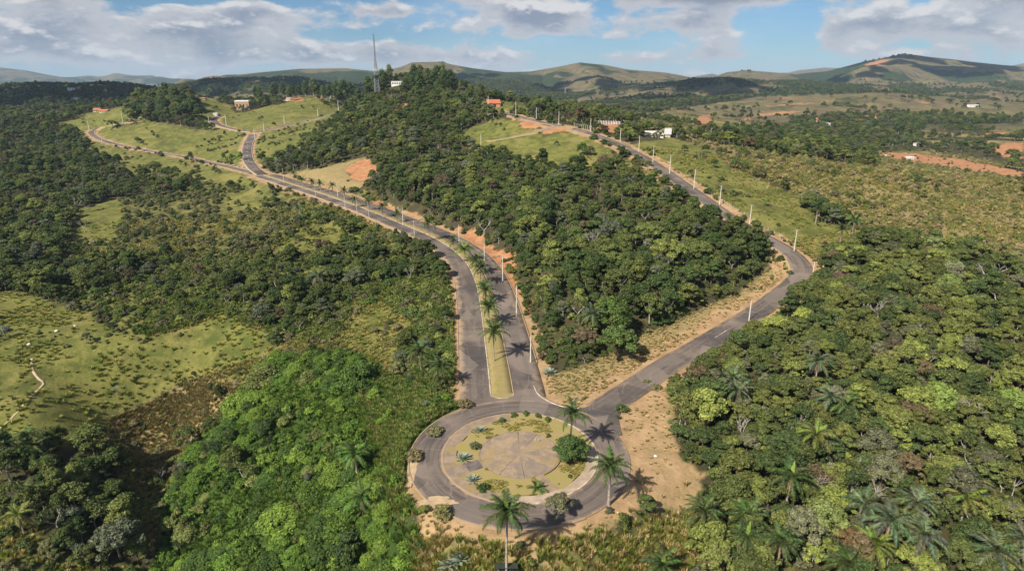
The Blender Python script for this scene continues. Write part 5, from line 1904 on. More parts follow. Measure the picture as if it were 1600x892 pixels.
DARKP, SILV, YEL = (.046, .070, .022), (.078, .098, .052), (.105, .125, .030)
GP = 'palms of the roundabout and avenue'
palm(G(890, 708), 8.4, 'tall palm on the roundabout island behind the dark tree', GP, 1.0, 24, DARKP, 8, 0, seed=1)
palm(G(951, 789), 7.6, 'palm with grey trunk at the outer right edge of the roundabout', GP, 1.05, 26, DARKP, 7, 1, seed=2, r0=.24)
palm(base_for_top(791, 800, 13.0), 13.0, 'tallest palm standing below the roundabout with a long pale trunk', GP, 1.12, 28, DARKP, 6, 1, seed=3, r0=.2)
palm(G(838, 766), .5, 'young stemless palm on the island lawn', GP, .62, 14, (.07, .10, .03), 0, 0, seed=4, name='young_palm')
MEDP = [((771.5, 566), 7.2, 'nearest to the roundabout'), ((764, 508), 4.8, 'second from the roundabout'), ((759, 474), 3.9, 'third from the roundabout'), ((751, 446), 5.6, 'fourth from the roundabout'), ((744, 430), 4.8, 'fifth from the roundabout'), ((725, 410), 4.2, 'sixth from the roundabout'), ((671, 378), 7.2, 'seventh from the roundabout')]
for k, ((px, py), h, w_) in enumerate(MEDP):
    palm(G(px, py), h * 1.12, f'palm on the avenue median, {w_}', 'palms on the avenue median', 1.15, 24, DARKP if k != 5 else (.09, .12, .03), 2, 0, seed=10 + k, r0=.15)
for k, (px, py, h) in enumerate([(458, 270, 5), (472, 281, 5.2), (487, 284, 5.4), (500, 287, 5.2), (519, 289, 5), (537, 298, 5), (555, 312, 4), (575, 315, 4.5), (597, 322, 5.5), (620, 333, 4.5), (708, 376, 4)]):
    palm(base_for_top(px, py, h), h, f'small palm on the bank beside the avenue, {["first", "second", "third", "fourth", "fifth", "sixth", "seventh", "eighth", "ninth", "tenth", "eleventh"][k]} counted from the junction', 'small palms on the avenue bank', 1.0, 16, DARKP, 3, 0, False, seed=30 + k)
FPALM = [(1145, 592, 6.5, SILV, 'silvery palm in the low forest near the ridge road verge', 1), (1152, 610, 5, SILV, 'lower silvery palm beside the forest verge', 0), (1280, 563, 6.5, SILV, 'palm with a brown skirt below the pale crowns of the low forest', 1),
         (1297, 620, 6, SILV, 'left palm of the pair deep in the low forest', 0), (1325, 632, 5, (.07, .10, .03), 'right palm of the pair deep in the low forest', 0), (1275, 678, 6.5, YEL, 'yellow-green palm with an orange skirt in the low forest', 1),
         (1236, 742, 7, DARKP, 'large dark palm with brown skirt right of the bare earth', 1), (1100, 800, 6.5, DARKP, 'dark palm at the edge of the tall grass', 1), (1168, 808, 5.5, DARKP, 'dark palm beside the round pale tree', 1), (1165, 838, 5, DARKP, 'low dark palm in front of the round pale tree', 1),
         (1218, 845, 5, DARKP, 'dark palm just left of the round pale tree', 0), (1352, 788, 5.5, SILV, 'silvery palm right of the rusty brown tree', 1), (1390, 812, 7, SILV, 'silvery palm with a broad pale skirt', 1), (1442, 835, 7, SILV, 'big silvery palm with the widest pale skirt', 1),
         (1432, 785, 5, SILV, 'silvery palm behind the big pale-skirted palms', 0), (1517, 752, 5, SILV, 'thin silvery palm near the right edge', 0), (1512, 778, 5, YEL, 'yellowing palm near the right edge', 1), (1560, 862, 6, SILV, 'silvery palm in the bottom right corner', 0),
         (1322, 880, 4.5, DARKP, 'palm cut by the bottom edge with a bright new leaf', 1), (1035, 884, 3.5, DARKP, 'low palm in the tall grass at the bottom edge', 1), (1366, 850, 4, YEL, 'yellow-leaved low palm between the pale-skirted palms', 1), (1600, 842, 4, SILV, 'palm at the right edge of the low forest', 0),
         (1335, 345, 8, (.07, .10, .03), 'tall palm on the hillside right of the ridge road', 0), (1278, 325, 6, DARKP, 'palm in the thicket right of the ridge road', 0), (1316, 358, 7, DARKP, 'slim palm beside the tall hillside palm', 0),
         (40, 682, 7, DARKP, 'tall palm at the pasture edge by the gully', 0), (30, 700, 5.5, DARKP, 'palm left of the tall gully palm', 0), (52, 698, 5.5, DARKP, 'palm right of the tall gully palm', 0), (40, 768, 5.5, DARKP, 'dark palm in the gully scrub', 0), (28, 802, 5, YEL, 'yellow-green palm with brown skirt in the gully', 0),
         (657, 548, 6, DARKP, 'palm on the wooded bank left of the avenue', 0), (690, 572, 5, DARKP, 'leaning palm beside the wooded bank verge', 0), (497, 432, 6, SILV, 'pale palm in the wood above the pasture', 0), (555, 708, 6, (.06, .11, .025), 'palm rising from the creepers, upper one', 0),
         (565, 775, 6, (.06, .11, .025), 'palm rising from the creepers, lower one', 0), (465, 325, 6, SILV, 'pale starry palm on the bank below the avenue', 0), (130, 312, 7, SILV, 'pale palm in the dark wood', 0), (925, 490, 6, SILV, 'pale palm in the wood between the roads', 0), (290, 258, 5, DARKP, 'palm below the loop road', 0), (612, 262, 6, DARKP, 'palm on the hill below the mast', 0)]
for k, (px, py, h, tn, lb, br_) in enumerate(FPALM):
    q = base_for_top(px, py, h)
    near_ = q[1] < 170
    skirt = 14 if 'skirt' in lb else 4
    palm(q, h, lb, 'palms in the forest and scrub', 1.05 if near_ else 1.0, 22 if near_ else 18, tn, skirt, br_, near_, seed=60 + k)


# ------------------------------------------------------------------ agaves and island planting
def agave(px, py, s, label, seed, group='agaves'):
    q = G(px, py)
    g = random.Random(seed)
    V, F = [], []
    for i in range(34):
        a = 2.399963 * i
        t_ = i / 33
        el_ = R(78) - R(70) * t_
        L = (.55 + .55 * t_) * 1.0
        d = Vector((math.cos(a) * math.cos(el_), math.sin(a) * math.cos(el_), math.sin(el_)))
        n_ = Vector((-math.sin(a), math.cos(a), 0))
        u_ = d.cross(n_)
        k = len(V)
        for f, w_ in ((0, .07), (.5, .13), (.85, .08)):
            c_ = d * L * f + Vector((0, 0, .1))
            V += [c_ + n_ * w_ + u_ * -.03, c_ - n_ * w_ + u_ * -.03]
        V.append(d * L * 1.05 + Vector((0, 0, .1 - .05 * t_)))
        F += [(k, k + 1, k + 3, k + 2), (k + 2, k + 3, k + 5, k + 4), (k + 4, k + 5, k + 6)]
    root = empty('agave', tuple(q), g.uniform(0, 6))
    o = mesh_obj('leaves', [tuple(v * s) for v in V], F, M_AGAVE, root)
    tag(root, label, 'agave', group)


agave(750, 675, 1.55, 'blue-grey agave at the upper left of the roundabout island', 1)
agave(724, 719, 1.75, 'largest blue-grey agave on the left of the roundabout island', 2)
agave(729, 716, 1.2, 'agave touching the largest island agave', 22)
agave(739, 752, 1.5, 'blue-grey agave at the lower left of the roundabout island', 3)
agave(666, 634, 1.4, 'blue-grey agave in the green slope left of the avenue mouth', 4)
agave(858, 585, 2.0, 'grey agave clump at the front of the wood beside the avenue', 5)
agave(700, 884, 1.7, 'left clump of pale agaves in the grass at the bottom edge', 6)
agave(720, 874, 1.8, 'right clump of pale agaves in the grass at the bottom edge', 7)
agave(709, 880, 1.4, 'middle clump of pale agaves in the grass at the bottom edge', 8)


def named_plant(px, py, kind, s, tint, name, cat, label, group, zs=1.0):
    q = G(px, py)
    cm, tm, h, r_ = TREES[kind]
    root = empty(name, (q[0], q[1], q[2] + .02), px * .37)
    root.scale = (s, s, s * zs)
    for nm, me_ in (('foliage' if cat == 'bush' else 'crown', cm), ('stem' if cat == 'bush' else 'trunk', tm)):
        o = bpy.data.objects.new(nm, me_)
        o['tint'] = list(tint)
        o.parent = root
        col.objects.link(o)
    tag(root, label, cat, group)


BALL = (.055, .080, .022)
for k, (px, py) in enumerate([(784, 660), (803, 652), (822, 649.5), (841, 653), (856, 659)]):
    named_plant(px, py, 'bush_a', .62, BALL, 'clipped_bush', 'bush', f'small clipped bush on the back of the island, {["first", "second", "third", "fourth", "fifth"][k]} from the left', 'clipped bushes along the back of the island')
named_plant(857, 684, 'bush_c', .5, BALL, 'clipped_bush', 'bush', 'small dark bush between plaza and back bushes', 'clipped bushes on the island')
named_plant(755, 766, 'bush_b', .85, (.035, .055, .016), 'clipped_bush', 'bush', 'dark spreading bush at the front left of the island', 'clipped bushes on the island')
named_plant(891, 747, 'bush_a', .42, BALL, 'clipped_bush', 'bush', 'tiny bush on the front right island lawn', 'clipped bushes on the island')
named_plant(742, 701, 'bush_b', .85, (.085, .095, .045), 'bush', 'bush', 'olive bush between the two left island agaves', 'clipped bushes on the island')
named_plant(891, 720, 'dense', .92, (.036, .060, .018), 'island_tree', 'tree', 'dark leafy tree on the roundabout island in front of the palm', 'trees on the roundabout', .78)
named_plant(873, 808, 'open', .72, (.105, .105, .055), 'roadside_tree', 'tree', 'grey-green feathery tree on the outer front edge of the roundabout', 'trees on the roundabout', .85)
for px, py, s, tn, lb in [(728, 636, 1.3, (.12, .10, .05), 'brownish bush beside the avenue mouth'), (681, 678, 1.3, (.11, .105, .05), 'olive bush on the upper left verge of the roundabout'), (648, 716, 1.35, (.12, .10, .05), 'brownish bush on the far left verge of the roundabout'), (690, 806, 1.3, (.10, .095, .035), 'yellowish bush on the lower left verge of the roundabout'), (972, 641, 1.1, (.06, .08, .03), 'small green bush at the mouth of the ridge road'), (1010, 598, .7, (.09, .09, .04), 'tiny bush on the verge of the ridge road'), (1025, 607, .9, (.10, .09, .045), 'low bush on the inner verge of the ridge road'), (1234, 428, .9, (.06, .07, .03), 'small bush at the inside of the road bend')]:
    named_plant(px, py, 'bush_b', s, tn, 'bush', 'bush', lb, 'bushes on the road verges', .8)
for px, py, kind, s, tn, lb in [(1252, 512, 'round', .85, (.155, .175, .040), 'pale yellow-green round tree in the low forest, nearest the road bend'), (1480, 465, 'dense', .95, (.125, .165, .048), 'large light green domed tree in the low forest'), (1460, 396, 'broad', .8, (.125, .150, .060), 'pale umbrella tree high in the low forest'), (1485, 437, 'broad', .8, (.14, .15, .085), 'silvery flat-topped tree behind the light green dome'),
                                (1280, 838, 'dense', 1.0, (.125, .150, .048), 'round pale tree among palms at lower right'), (1462, 645, 'dense', .95, (.115, .155, .038), 'bright green domed tree in the middle of the low forest'), (1570, 660, 'broad', .95, (.12, .165, .04), 'bright green broad tree near the right edge of the low forest'), (1318, 868, 'broad', .7, (.115, .075, .036), 'rusty brown tree beside the pale-skirted palms'),
                                (1315, 452, 'broad', .75, (.10, .045, .060), 'purple flowering tree near the road bend'), (1395, 562, 'dense', .8, (.060, .050, .032), 'dark brown domed tree in the low forest'), (955, 520, 'dense', 1.45, (.055, .085, .020), 'large bright domed tree at the front of the wood'), (965, 560, 'broad', 1.2, (.06, .09, .024), 'flat-topped green tree at the front edge of the wood'),
                                (1030, 470, 'dense', 1.3, (.036, .055, .017), 'large dark tree on the right side of the wood'), (1070, 455, 'round', 1.2, (.040, .060, .018), 'round dark tree at the right corner of the wood'), (560, 600, 'vine_b', 1.3, (.050, .088, .018), 'large creeper-covered dome beside the grass opening'), (10, 528, 'round', .62, (.13, .14, .10), 'silvery round tree alone at the left edge of the pasture'),
                                (137, 537, 'open', .55, (.095, .095, .05), 'thin grey tree standing in the middle of the pasture'), (910, 243, 'dense', 1.0, (.05, .085, .02), 'dense green tree in the clearing below the ridge road'), (922, 244, 'round', .8, (.075, .075, .04), 'brownish tree touching the dense clearing tree'), (1012, 205, 'dense', 1.0, (.05, .08, .02), 'round green tree behind the ridge road fence'),
                                (1115, 262, 'round', .6, (.05, .075, .022), 'small lone tree on the meadow right of the ridge road'), (1196, 322, 'round', .5, (.12, .16, .03), 'small bright tree on the meadow edge'), (350, 251, 'tallish', .75, (.055, .10, .02), 'first small tree of the garden at the junction'), (362, 252, 'tallish', .7, (.06, .11, .02), 'second small tree of the garden at the junction'), (376, 253, 'tallish', .95, (.10, .19, .025), 'bright green tree of the garden at the junction'), (216, 225, 'round', 1.0, (.045, .065, .022), 'lone dark tree on the meadow inside the loop road')]:
    named_plant(px, py, kind, s, tn, 'landmark_tree', 'tree', lb, None)
for k, (px, py, s, lb) in enumerate([(1550, 425, 1.1, 'white leafless tree standing above the low forest'), (1379, 478, 1.0, 'grey leafless tree near the purple tree'), (925, 375, 1.25, 'grey leafless tree in the middle of the wood'), (756, 355, 1.2, 'grey leafless tree at the left edge of the wood'), (1195, 640, .9, 'leafless tree beside the silvery palms'), (1160, 665, .9, 'bare branches left of the silvery palms'), (1290, 745, .9, 'pale bare branches above the large dark palm'), (1345, 725, .8, 'forked white snag in the low forest'),
                                     (1376, 770, .9, 'leafless grey tree behind the silvery palms'), (1525, 640, .9, 'white crooked branches near the bright green dome'), (1590, 620, .9, 'pale bare tree at the right edge of the low forest'), (1450, 790, .8, 'grey bare branches above the widest palm skirt'), (1190, 655, .7, 'low bare branches in the low forest'), (1010, 385, 1.0, 'pale leafless tree on the right of the wood'), (250, 745, .7, 'pale bare tree in the shaded gully'), (128, 358, 1.0, 'dead grey tree at the small meadow'), (180, 612, .6, 'leafless shrub at the foot of the wood'), (640, 430, .9, 'dry grey branches on the bank below the avenue'), (1300, 700, .8, 'white branches right of the yellow palm'), (860, 330, 1.0, 'bare grey tree in the upper wood'), (700, 300, 1.0, 'bare grey tree high in the wood'), (1240, 690, .8, 'grey bare tree left of the yellow palm')]):
    s *= 1.25
    q = base_for_top(px, py - 14, 5.2 * s)
    o = bpy.data.objects.new('bare_tree', BARE[k % 3])
    o.location = tuple(q)
    o.rotation_euler = (0, 0, k * 1.3)
    o.scale = (s, s, s)
    col.objects.link(o)
    tag(o, lb, 'bare tree', 'leafless trees')


# ------------------------------------------------------------------ poles
ORD = ['first', 'second', 'third', 'fourth', 'fifth', 'sixth', 'seventh', 'eighth', 'ninth', 'tenth', 'eleventh', 'twelfth', 'thirteenth', 'fourteenth', 'fifteenth', 'sixteenth']


def pole(px, py, top, label, group, lamp=1, facing=0.0, name='utility_pole', cat='utility pole', thin=1.0):
    q = G(px, py)
    dep = project(q[0], q[1], q[2])[2]
    b = base_for_top(px, top, .01)
    h = float(np.clip((py - top) * dep / FPX / CP * .98, 5.5, 12))
    root = empty(name, (q[0], q[1], q[2] - .02), facing)
    th = max(1.0, q[1] / 330)
    MB().tube([(0, 0, -.5), (0, 0, h)], [.17 * thin * th, .10 * thin * th], 8).build('shaft', M_POLE, root)
    if name == 'utility_pole':
        MB().box((0, 0, h - .35), (1.5, .12, .12)).build('crossarm', M_WOOD, root)
        for k in (-.6, 0, .6):
            MB().tube([(k, 0, h - .3), (k, 0, h - .08)], .05, 6).build('insulator', M_CREAM, root)
    if lamp:
        ar = MB().tube([(0, 0, h - 1.2), (0, -.9, h - .75), (0, -1.7, h - .6)], .04, 6).build('lamp_arm', M_STEEL, root)
        MB().box((0, -1.95, h - .6), (.24, .6, .12)).build('lamp_head', M_STEEL, ar)
    tag(root, label, cat, group)


RIDGE = [(1170, 502, 469, 0), (1268, 440, 410, 1), (1240.5, 393, 359, 0), (1171, 351, 320, 1), (1124, 321, 291, 0), (1084, 296, 266, 1), (1046, 272, 244, 0), (1020, 254, 229, 0), (998, 238, 214, 1), (969, 222, 202, 0), (922.6, 206, 187, 0), (873, 196, 176, 0), (838, 187.5, 170, 0), (806, 182, 161, 0), (763, 170, 152, 0)]
for k, (a, b, c_, l_) in enumerate(RIDGE):
    pole(a, b, c_, f'concrete utility pole beside the ridge road, {ORD[k]} counted up from the roundabout', 'utility poles along the ridge road', l_, 2.2)
AVEP = [(829, 567, 524), (807, 495, 445), (785.5, 440, 398), (757, 408, 375), (717.6, 383, 352), (630, 353, 323), (528, 308, 284)]
for k, (a, b, c_) in enumerate(AVEP):
    pole(a, b, c_, f'concrete utility pole on the right of the avenue, {ORD[k]} counted from the roundabout', 'utility poles along the avenue', 1, -1.4)
MEDL = [(647.5, 369, 345), (576.6, 340, 315), (558, 333, 308), (539.5, 327, 303), (493.5, 309, 282), (444, 288, 264), (421, 279, 263)]
for k, (a, b, c_) in enumerate(MEDL):
    pole(a, b, c_, f'slim street lamp on the avenue median, {ORD[k]} counted from the roundabout', 'street lamps on the avenue median', 1, -.8 if k % 2 else 2.3, 'street_lamp', 'street lamp', .6)
UPP = [(399, 220, 202), (413, 207, 192), (444.6, 193.5, 181), (497, 181.5, 171), (529, 173, 159)]
for k, (a, b, c_) in enumerate(UPP):
    pole(a, b, c_, f'utility pole beside the upper road, {ORD[k]} counted from the junction', 'utility poles along the upper road', 1, 1.0)
for k, (a, b, c_) in enumerate([(160, 223, 211), (139.5, 203, 185), (192.5, 193, 175), (327, 194, 182), (354, 198, 178), (751.5, 227, 210)]):
    pole(a, b, c_, ['utility pole on the lower limb of the loop road', 'utility pole at the outer turn of the loop road', 'utility pole on the far limb of the loop road', 'utility pole left of the curved road', 'utility pole right of the curved road', 'utility pole at the end of the dusty side road'][k], 'utility poles on the side roads', 0, .5)

# ------------------------------------------------------------------ lattice mast
q = G(590, 153)
dep = float(project(q[0], q[1], q[2])[2])
hm = (147 - 55) * dep / FPX
mast = empty('lattice_mast', tuple(q), .4)
tag(mast, 'tall grey lattice radio mast on the wooded hill', 'mast')


def lattice(z0, z1, w0, w1, n, r_):
    mb = MB()
    cs = [(-1, -1), (1, -1), (1, 1), (-1, 1)]
    for a, b in cs:
        mb.tube([(a * w0 / 2, b * w0 / 2, z0), (a * w1 / 2, b * w1 / 2, z1)], r_, 4)
    for i in range(n):
        f0, f1 = i / n, (i + 1) / n
        za, zb_ = z0 + (z1 - z0) * f0, z0 + (z1 - z0) * f1
        wa, wb_ = w0 + (w1 - w0) * f0, w0 + (w1 - w0) * f1
        for k in range(4):
            a, b = cs[k], cs[(k + 1) % 4]
            mb.tube([(a[0] * wa / 2, a[1] * wa / 2, za), (b[0] * wb_ / 2, b[1] * wb_ / 2, zb_)], r_ * .6, 3, False)
            mb.tube([(b[0] * wa / 2, b[1] * wa / 2, za), (a[0] * wb_ / 2, a[1] * wb_ / 2, zb_)], r_ * .6, 3, False)
            mb.tube([(a[0] * wa / 2, a[1] * wa / 2, za), (b[0] * wa / 2, b[1] * wa / 2, za)], r_ * .6, 3, False)
    return mb


lattice(-.5, hm * .44, 5.0, 3.0, 9, .24).build('lower_frame', M_STEEL, mast)
lattice(hm * .44, hm * .60, 2.8, 1.4, 5, .2).build('middle_frame', M_STEEL, mast)
lattice(hm * .60, hm, 1.2, .8, 16, .17).build('upper_frame', M_STEEL, mast)
MB().box((0, 0, hm * .33), (5.2, 5.2, .5)).box((0, 0, hm * .36), (5.4, 5.4, .2)).build('platform', M_DARK, mast)
for k in range(6):
    a = k * 1.05
    MB().box((1.9 * math.cos(a), 1.9 * math.sin(a), hm * .45), (.5, .4, 2.6), a).build('antenna_panel', M_WHITE, mast)
MB().tube([(0, 0, hm), (0, 0, hm + 1.8)], .1, 5).build('spike', M_STEEL, mast)
MB().box((-.9, 0, hm - .4), (1.8, .2, .2)).build('top_arm', M_STEEL, mast)

# a far pylon in the valley
q = G(883, 150)
dep = float(project(q[0], q[1], q[2])[2])
pyl = empty('power_pylon', tuple(q), .3)
tag(pyl, 'small grey power pylon in the wooded valley behind the ridge road', 'pylon')
hp = 13 * dep / FPX
lattice(0, hp * .7, hp * .22, hp * .07, 5, .22).build('lower_frame', M_STEEL, pyl)
lattice(hp * .7, hp, hp * .07, .5, 3, .2).build('upper_frame', M_STEEL, pyl)
for z in (.72, .84, .95):
    MB().box((0, 0, hp * z), (hp * .3, .5, .5)).build('crossarm', M_STEEL, pyl)


# ------------------------------------------------------------------ houses
def house(px, py, wpx, hpx, depth, wall, roof, label, rtype='flat', rz=0.0, wins=2, door=True, roofh=.35, cat='house', name='house', mult=1.0):
    q = G(px, py)
    dep = float(project(q[0], q[1], q[2])[2])
    W, Hh = wpx * dep / FPX * mult, hpx * dep / FPX * mult
    D = depth
    root = empty(name, (q[0], q[1] + D / 2, q[2] - .1), rz)
    wh = Hh if rtype == 'flat' else Hh * (1 - roofh)
    MB().box((0, 0, wh / 2 - .6), (W, D, wh + 1.2)).build('wall', wall, root)
    if rtype == 'flat':
        rf = MB().box((0, 0, wh + .15), (W + .5, D + .5, .3)).build('roof', roof, root)
    elif rtype == 'gable':
        rf = MB().gable((0, 0, wh), W, D, Hh * roofh, .6, .25).build('roof', roof, root)
        V = [(-W / 2, -D / 2, wh), (-W / 2, D / 2, wh), (-W / 2, 0, wh + Hh * roofh), (W / 2, -D / 2, wh), (W / 2, D / 2, wh), (W / 2, 0, wh + Hh * roofh)]
        mesh_obj('gable_wall', V, [(0, 1, 2), (3, 5, 4)], wall, root)
    else:                                       # lean-to, falling towards the road
        X, Y = W / 2 + .4, D / 2 + .5
        V = [(-X, -Y, wh), (X, -Y, wh), (X, Y, wh + Hh * roofh + 1), (-X, Y, wh + Hh * roofh + 1)]
        V += [(a, b, c_ + .2) for a, b, c_ in V]
        mesh_obj('roof', V, [(3, 2, 1, 0), (4, 5, 6, 7), (0, 1, 5, 4), (1, 2, 6, 5), (2, 3, 7, 6), (3, 0, 4, 7)], roof, root)
    for i in range(wins):
        x = (-.5 + (i + .5) / (wins + (1 if door else 0))) * W * .92
        wn = MB().box((x, -D / 2 - .02, wh * .55), (min(W * .12, 1.6), .1, wh * .3)).build('window', M_GLASS, root)
        MB().box((x, -D / 2 - .08, wh * .55 - wh * .16), (min(W * .14, 1.8), .18, .12)).build('sill', M_CREAM, wn)
    if door:
        x = .5 * W * .92 - W * .1
        MB().box((x, -D / 2 - .03, wh * .35), (min(W * .13, 1.4), .1, wh * .7)).build('door', M_WOOD, root)
    tag(root, label, cat, 'houses' if cat == 'house' else None)
    return root, W, wh, D


r_, W, wh, D = house(378, 172.5, 21, 13, 12, M_BRICK, M_WHITE, 'bare brick block with a white parapet beyond the curved road', 'flat', .12, 3, True)
MB().box((0, 0, wh + .8), (W + .2, D + .2, 1.1)).build('parapet', M_WHITE, r_)
r_, W, wh, D = house(771, 168, 20, 9, 8, M_PINK, M_TILE, 'pink house with terracotta roof at the top of the ridge road', 'lean', .1, 1, False)
MB().box((W * .04, -D / 2 - .04, wh * .42), (W * .24, .1, wh * .8)).build('porch_shade_panel', M_GLASS, r_)  # dark panel on the solid wall paints the shade inside a porch
MB().box((-W * .62, -1, wh * .32), (W * .3, D * .7, wh * .65)).build('annex', M_PINK, r_)
house(621, 134, 19, 6.5, 9, M_WHITE, M_GREYROOF, 'long white flat-roofed building on the wooded hilltop beside the mast', 'flat', 0, 4, True)
r_, W, wh, D = house(1019, 214, 36, 4.6, 9, M_WHITE, M_CREAM, 'long low shed with a pale sloping roof beside the ridge road', 'lean', -.06, 5, False, .3, 'shed', 'shed')
q = G(1043, 215)
tk = empty('water_tank', (q[0], q[1], q[2]), .1)
dep = float(project(q[0], q[1], q[2])[2])
MB().box((0, 0, .8), (2.6, 2.6, 2.2)).build('base', M_CREAM, tk)
MB().box((0, 0, 3.7), (3.5, 3.5, 3.6)).build('tank', M_WHITE, tk)
MB().box((0, 0, 5.56), (3.7, 3.7, .12)).build('lid', M_WHITE, tk)
tag(tk, 'white box-shaped water tank at the end of the low shed', 'water tank')
house(511, 152, 10, 9, 7, M_WHITE, M_GREYROOF, 'white two-storey house among the tall trees of the ridge', 'gable', .2, 2, True)
house(497, 153, 13, 4.5, 6, M_PINK, M_TILE, 'low pinkish house left of the white ridge house', 'flat', 0, 2, True)
house(450, 157.5, 6, 4, 5, M_WHITE, M_GREYROOF, 'tiny white shed on the red earth of the ridge', 'gable', .1, 1, False)
house(150, 175, 9, 5.5, 8, M_CREAM, M_TILE, 'orange-roofed house above the loop road, left wing', 'gable', .1, 2, True, .5)
house(161, 176, 12, 4.5, 8, M_CREAM, M_TILE, 'orange-roofed house above the loop road, right wing', 'gable', 0, 2, True, .5)
for px, py, w_, h_, rf, lb in [(110, 142, 9, 4, M_WHITE, 'white villa on the far wooded slope, upper'), (117, 157, 10, 4.5, M_CREAM, 'pale villa on the far wooded slope, lower'), (164, 143, 3, 3, M_WHITE, 'tiny white house at the end of the far wooded slope'), (289, 153, 7, 4, M_TILE, 'small house right of the grove knoll, first'), (303, 154, 5, 3.5, M_GREYROOF, 'small house right of the grove knoll, second'), (317, 156, 5, 3, M_TILE, 'small house right of the grove knoll, third'),
                               (1274, 191, 8, 6, M_TILE, 'orange-roofed house in the valley wood, left'), (1287, 190, 7, 6, M_TILE, 'orange-roofed house in the valley wood, middle'), (1293, 198, 9, 5, M_WHITE, 'white house in the valley wood, right'), (1245, 205, 4, 5, M_WHITE, 'small white cottage in the valley wood'), (1230, 207, 5, 4, M_TILE, 'brown cottage left of the white cottage'), (1521, 168, 16, 4, M_WHITE, 'long white building at the foot of the far hill'),
                               (1386, 231, 5, 5, M_CREAM, 'cream cottage behind the dirt strip, left'), (1435, 229, 6, 4, M_WHITE, 'white cottage behind the dirt strip, right'), (979, 190, 5, 3, M_WHITE, 'small white shelter behind the ridge road, left'), (987, 191, 6, 3.4, M_WHITE, 'small white shelter behind the ridge road, right'), (1386, 246, 8, 2.6, M_WHITE, 'white hut at the left end of the dirt strip'), (1425, 249, 9, 2.8, M_WHITE, 'white hut in the middle of the dirt strip'), (336, 181, 6, 3.5, M_WHITE, 'small white building at the end of the curved road')]:
    house(px, py, w_, h_, 6, M_WHITE if rf != M_TILE else M_CREAM, rf, lb, 'gable' if rf == M_TILE else 'flat', .1, 2, True, .45)


# ------------------------------------------------------------------ fences
def fence(a, b, n, label, h=1.5, mat_=None, wire=True, w_=.14):
    A, B = G(*a), G(*b)
    root = empty('fence', tuple(A))
    P3 = []
    for i in range(n):
        f = i / (n - 1)
        x, y = A[0] + (B[0] - A[0]) * f, A[1] + (B[1] - A[1]) * f
        z = float(H(x, y))
        p_ = Vector((x, y, z)) - Vector(A)
        P3.append(p_)
        MB().box((p_.x, p_.y, p_.z + h / 2 - .2), (w_, w_, h + .4)).build('post', mat_ or M_POST, root)
    if wire:
        for z in (.5, .95, 1.35):
            MB().tube([(p_.x, p_.y, p_.z + z * h / 1.5) for p_ in P3], .012, 3, False).build('wire', M_STEEL, root)
    tag(root, label, 'fence', 'fences')


fence((1128, 318), (1240, 385), 13, 'post-and-wire fence on the meadow side of the ridge road')
fence((1050, 270), (1122, 314), 9, 'post-and-wire fence farther up the ridge road', 1.6)
fence((897, 199), (930, 204), 12, 'row of pale posts on the crest of the ridge road', 2.6, None, True, .25)
fence((935, 194), (968, 195), 14, 'white paling fence on the crest behind the ridge road', 2.2, M_WHITE, True, .35)
fence((170, 226), (270, 244), 16, 'row of posts along the loop road', 1.5, None, True, .2)
fence((972, 224), (985, 231), 6, 'dark wooden gate posts beside the ridge road', 2.0, M_WOOD, True, .25)

# ------------------------------------------------------------------ small things
q = base_for_top(791, 883, 3.0)
sh = empty('roofed_sign', (q[0], q[1], q[2]), 0)
for x in (-1.1, .55):
    MB().tube([(x, 0, -.6), (x, 0, 2.9)], .07, 6).build('post', M_STEEL, sh)
MB().box((0, 0, 2.95), (3.3, 1.1, .10)).build('roof', plain('dark_green_sheet', (.04, .05, .04), .2, 1.5, .5), sh)
MB().box((-.27, .05, 1.9), (1.6, .06, 1.0)).build('board', M_DARK, sh)
tag(sh, 'dark flat roof on posts at the bottom edge below the tall palm', 'sign')


def stone(px, py, s, label, seed, group=None, m_=None):
    q = G(px, py)
    g = np.random.default_rng(seed)
    V = ICOV * g.uniform(.75, 1.15, (12, 1)) * np.array([1, .8, .65]) * s
    o = mesh_obj('stone', V, ICOF, m_ or M_STONE)
    o.location = (q[0], q[1], q[2] + s * .3 + (.25 if math.hypot(q[0] - RB[0], q[1] - RB[1]) < 15 else 0))
    tag(o, label, 'stone', group)


stone(837, 689, .28, 'left of two small stones on the plaza', 1)
stone(842, 690, .32, 'right of two small stones on the plaza', 2)
stone(1024, 713, .35, 'white lump on the bare earth right of the roundabout', 3, None, M_WHITE)
for k, (px, py) in enumerate([(88, 518), (118, 510), (45, 539)]):
    stone(px, py, .7, ['pale boulder in the pasture near the wood', 'pale boulder in the tree shadow on the pasture', 'pale boulder beside the pasture track'][k], 5 + k, None, M_CREAM)
for k, (px, py) in enumerate([(372, 262), (380, 262), (366, 259), (388, 265)]):
    stone(px, py, 1.3, f'grey rock in the junction garden, {ORD[k]} of four', 15 + k, 'rocks in the junction garden')

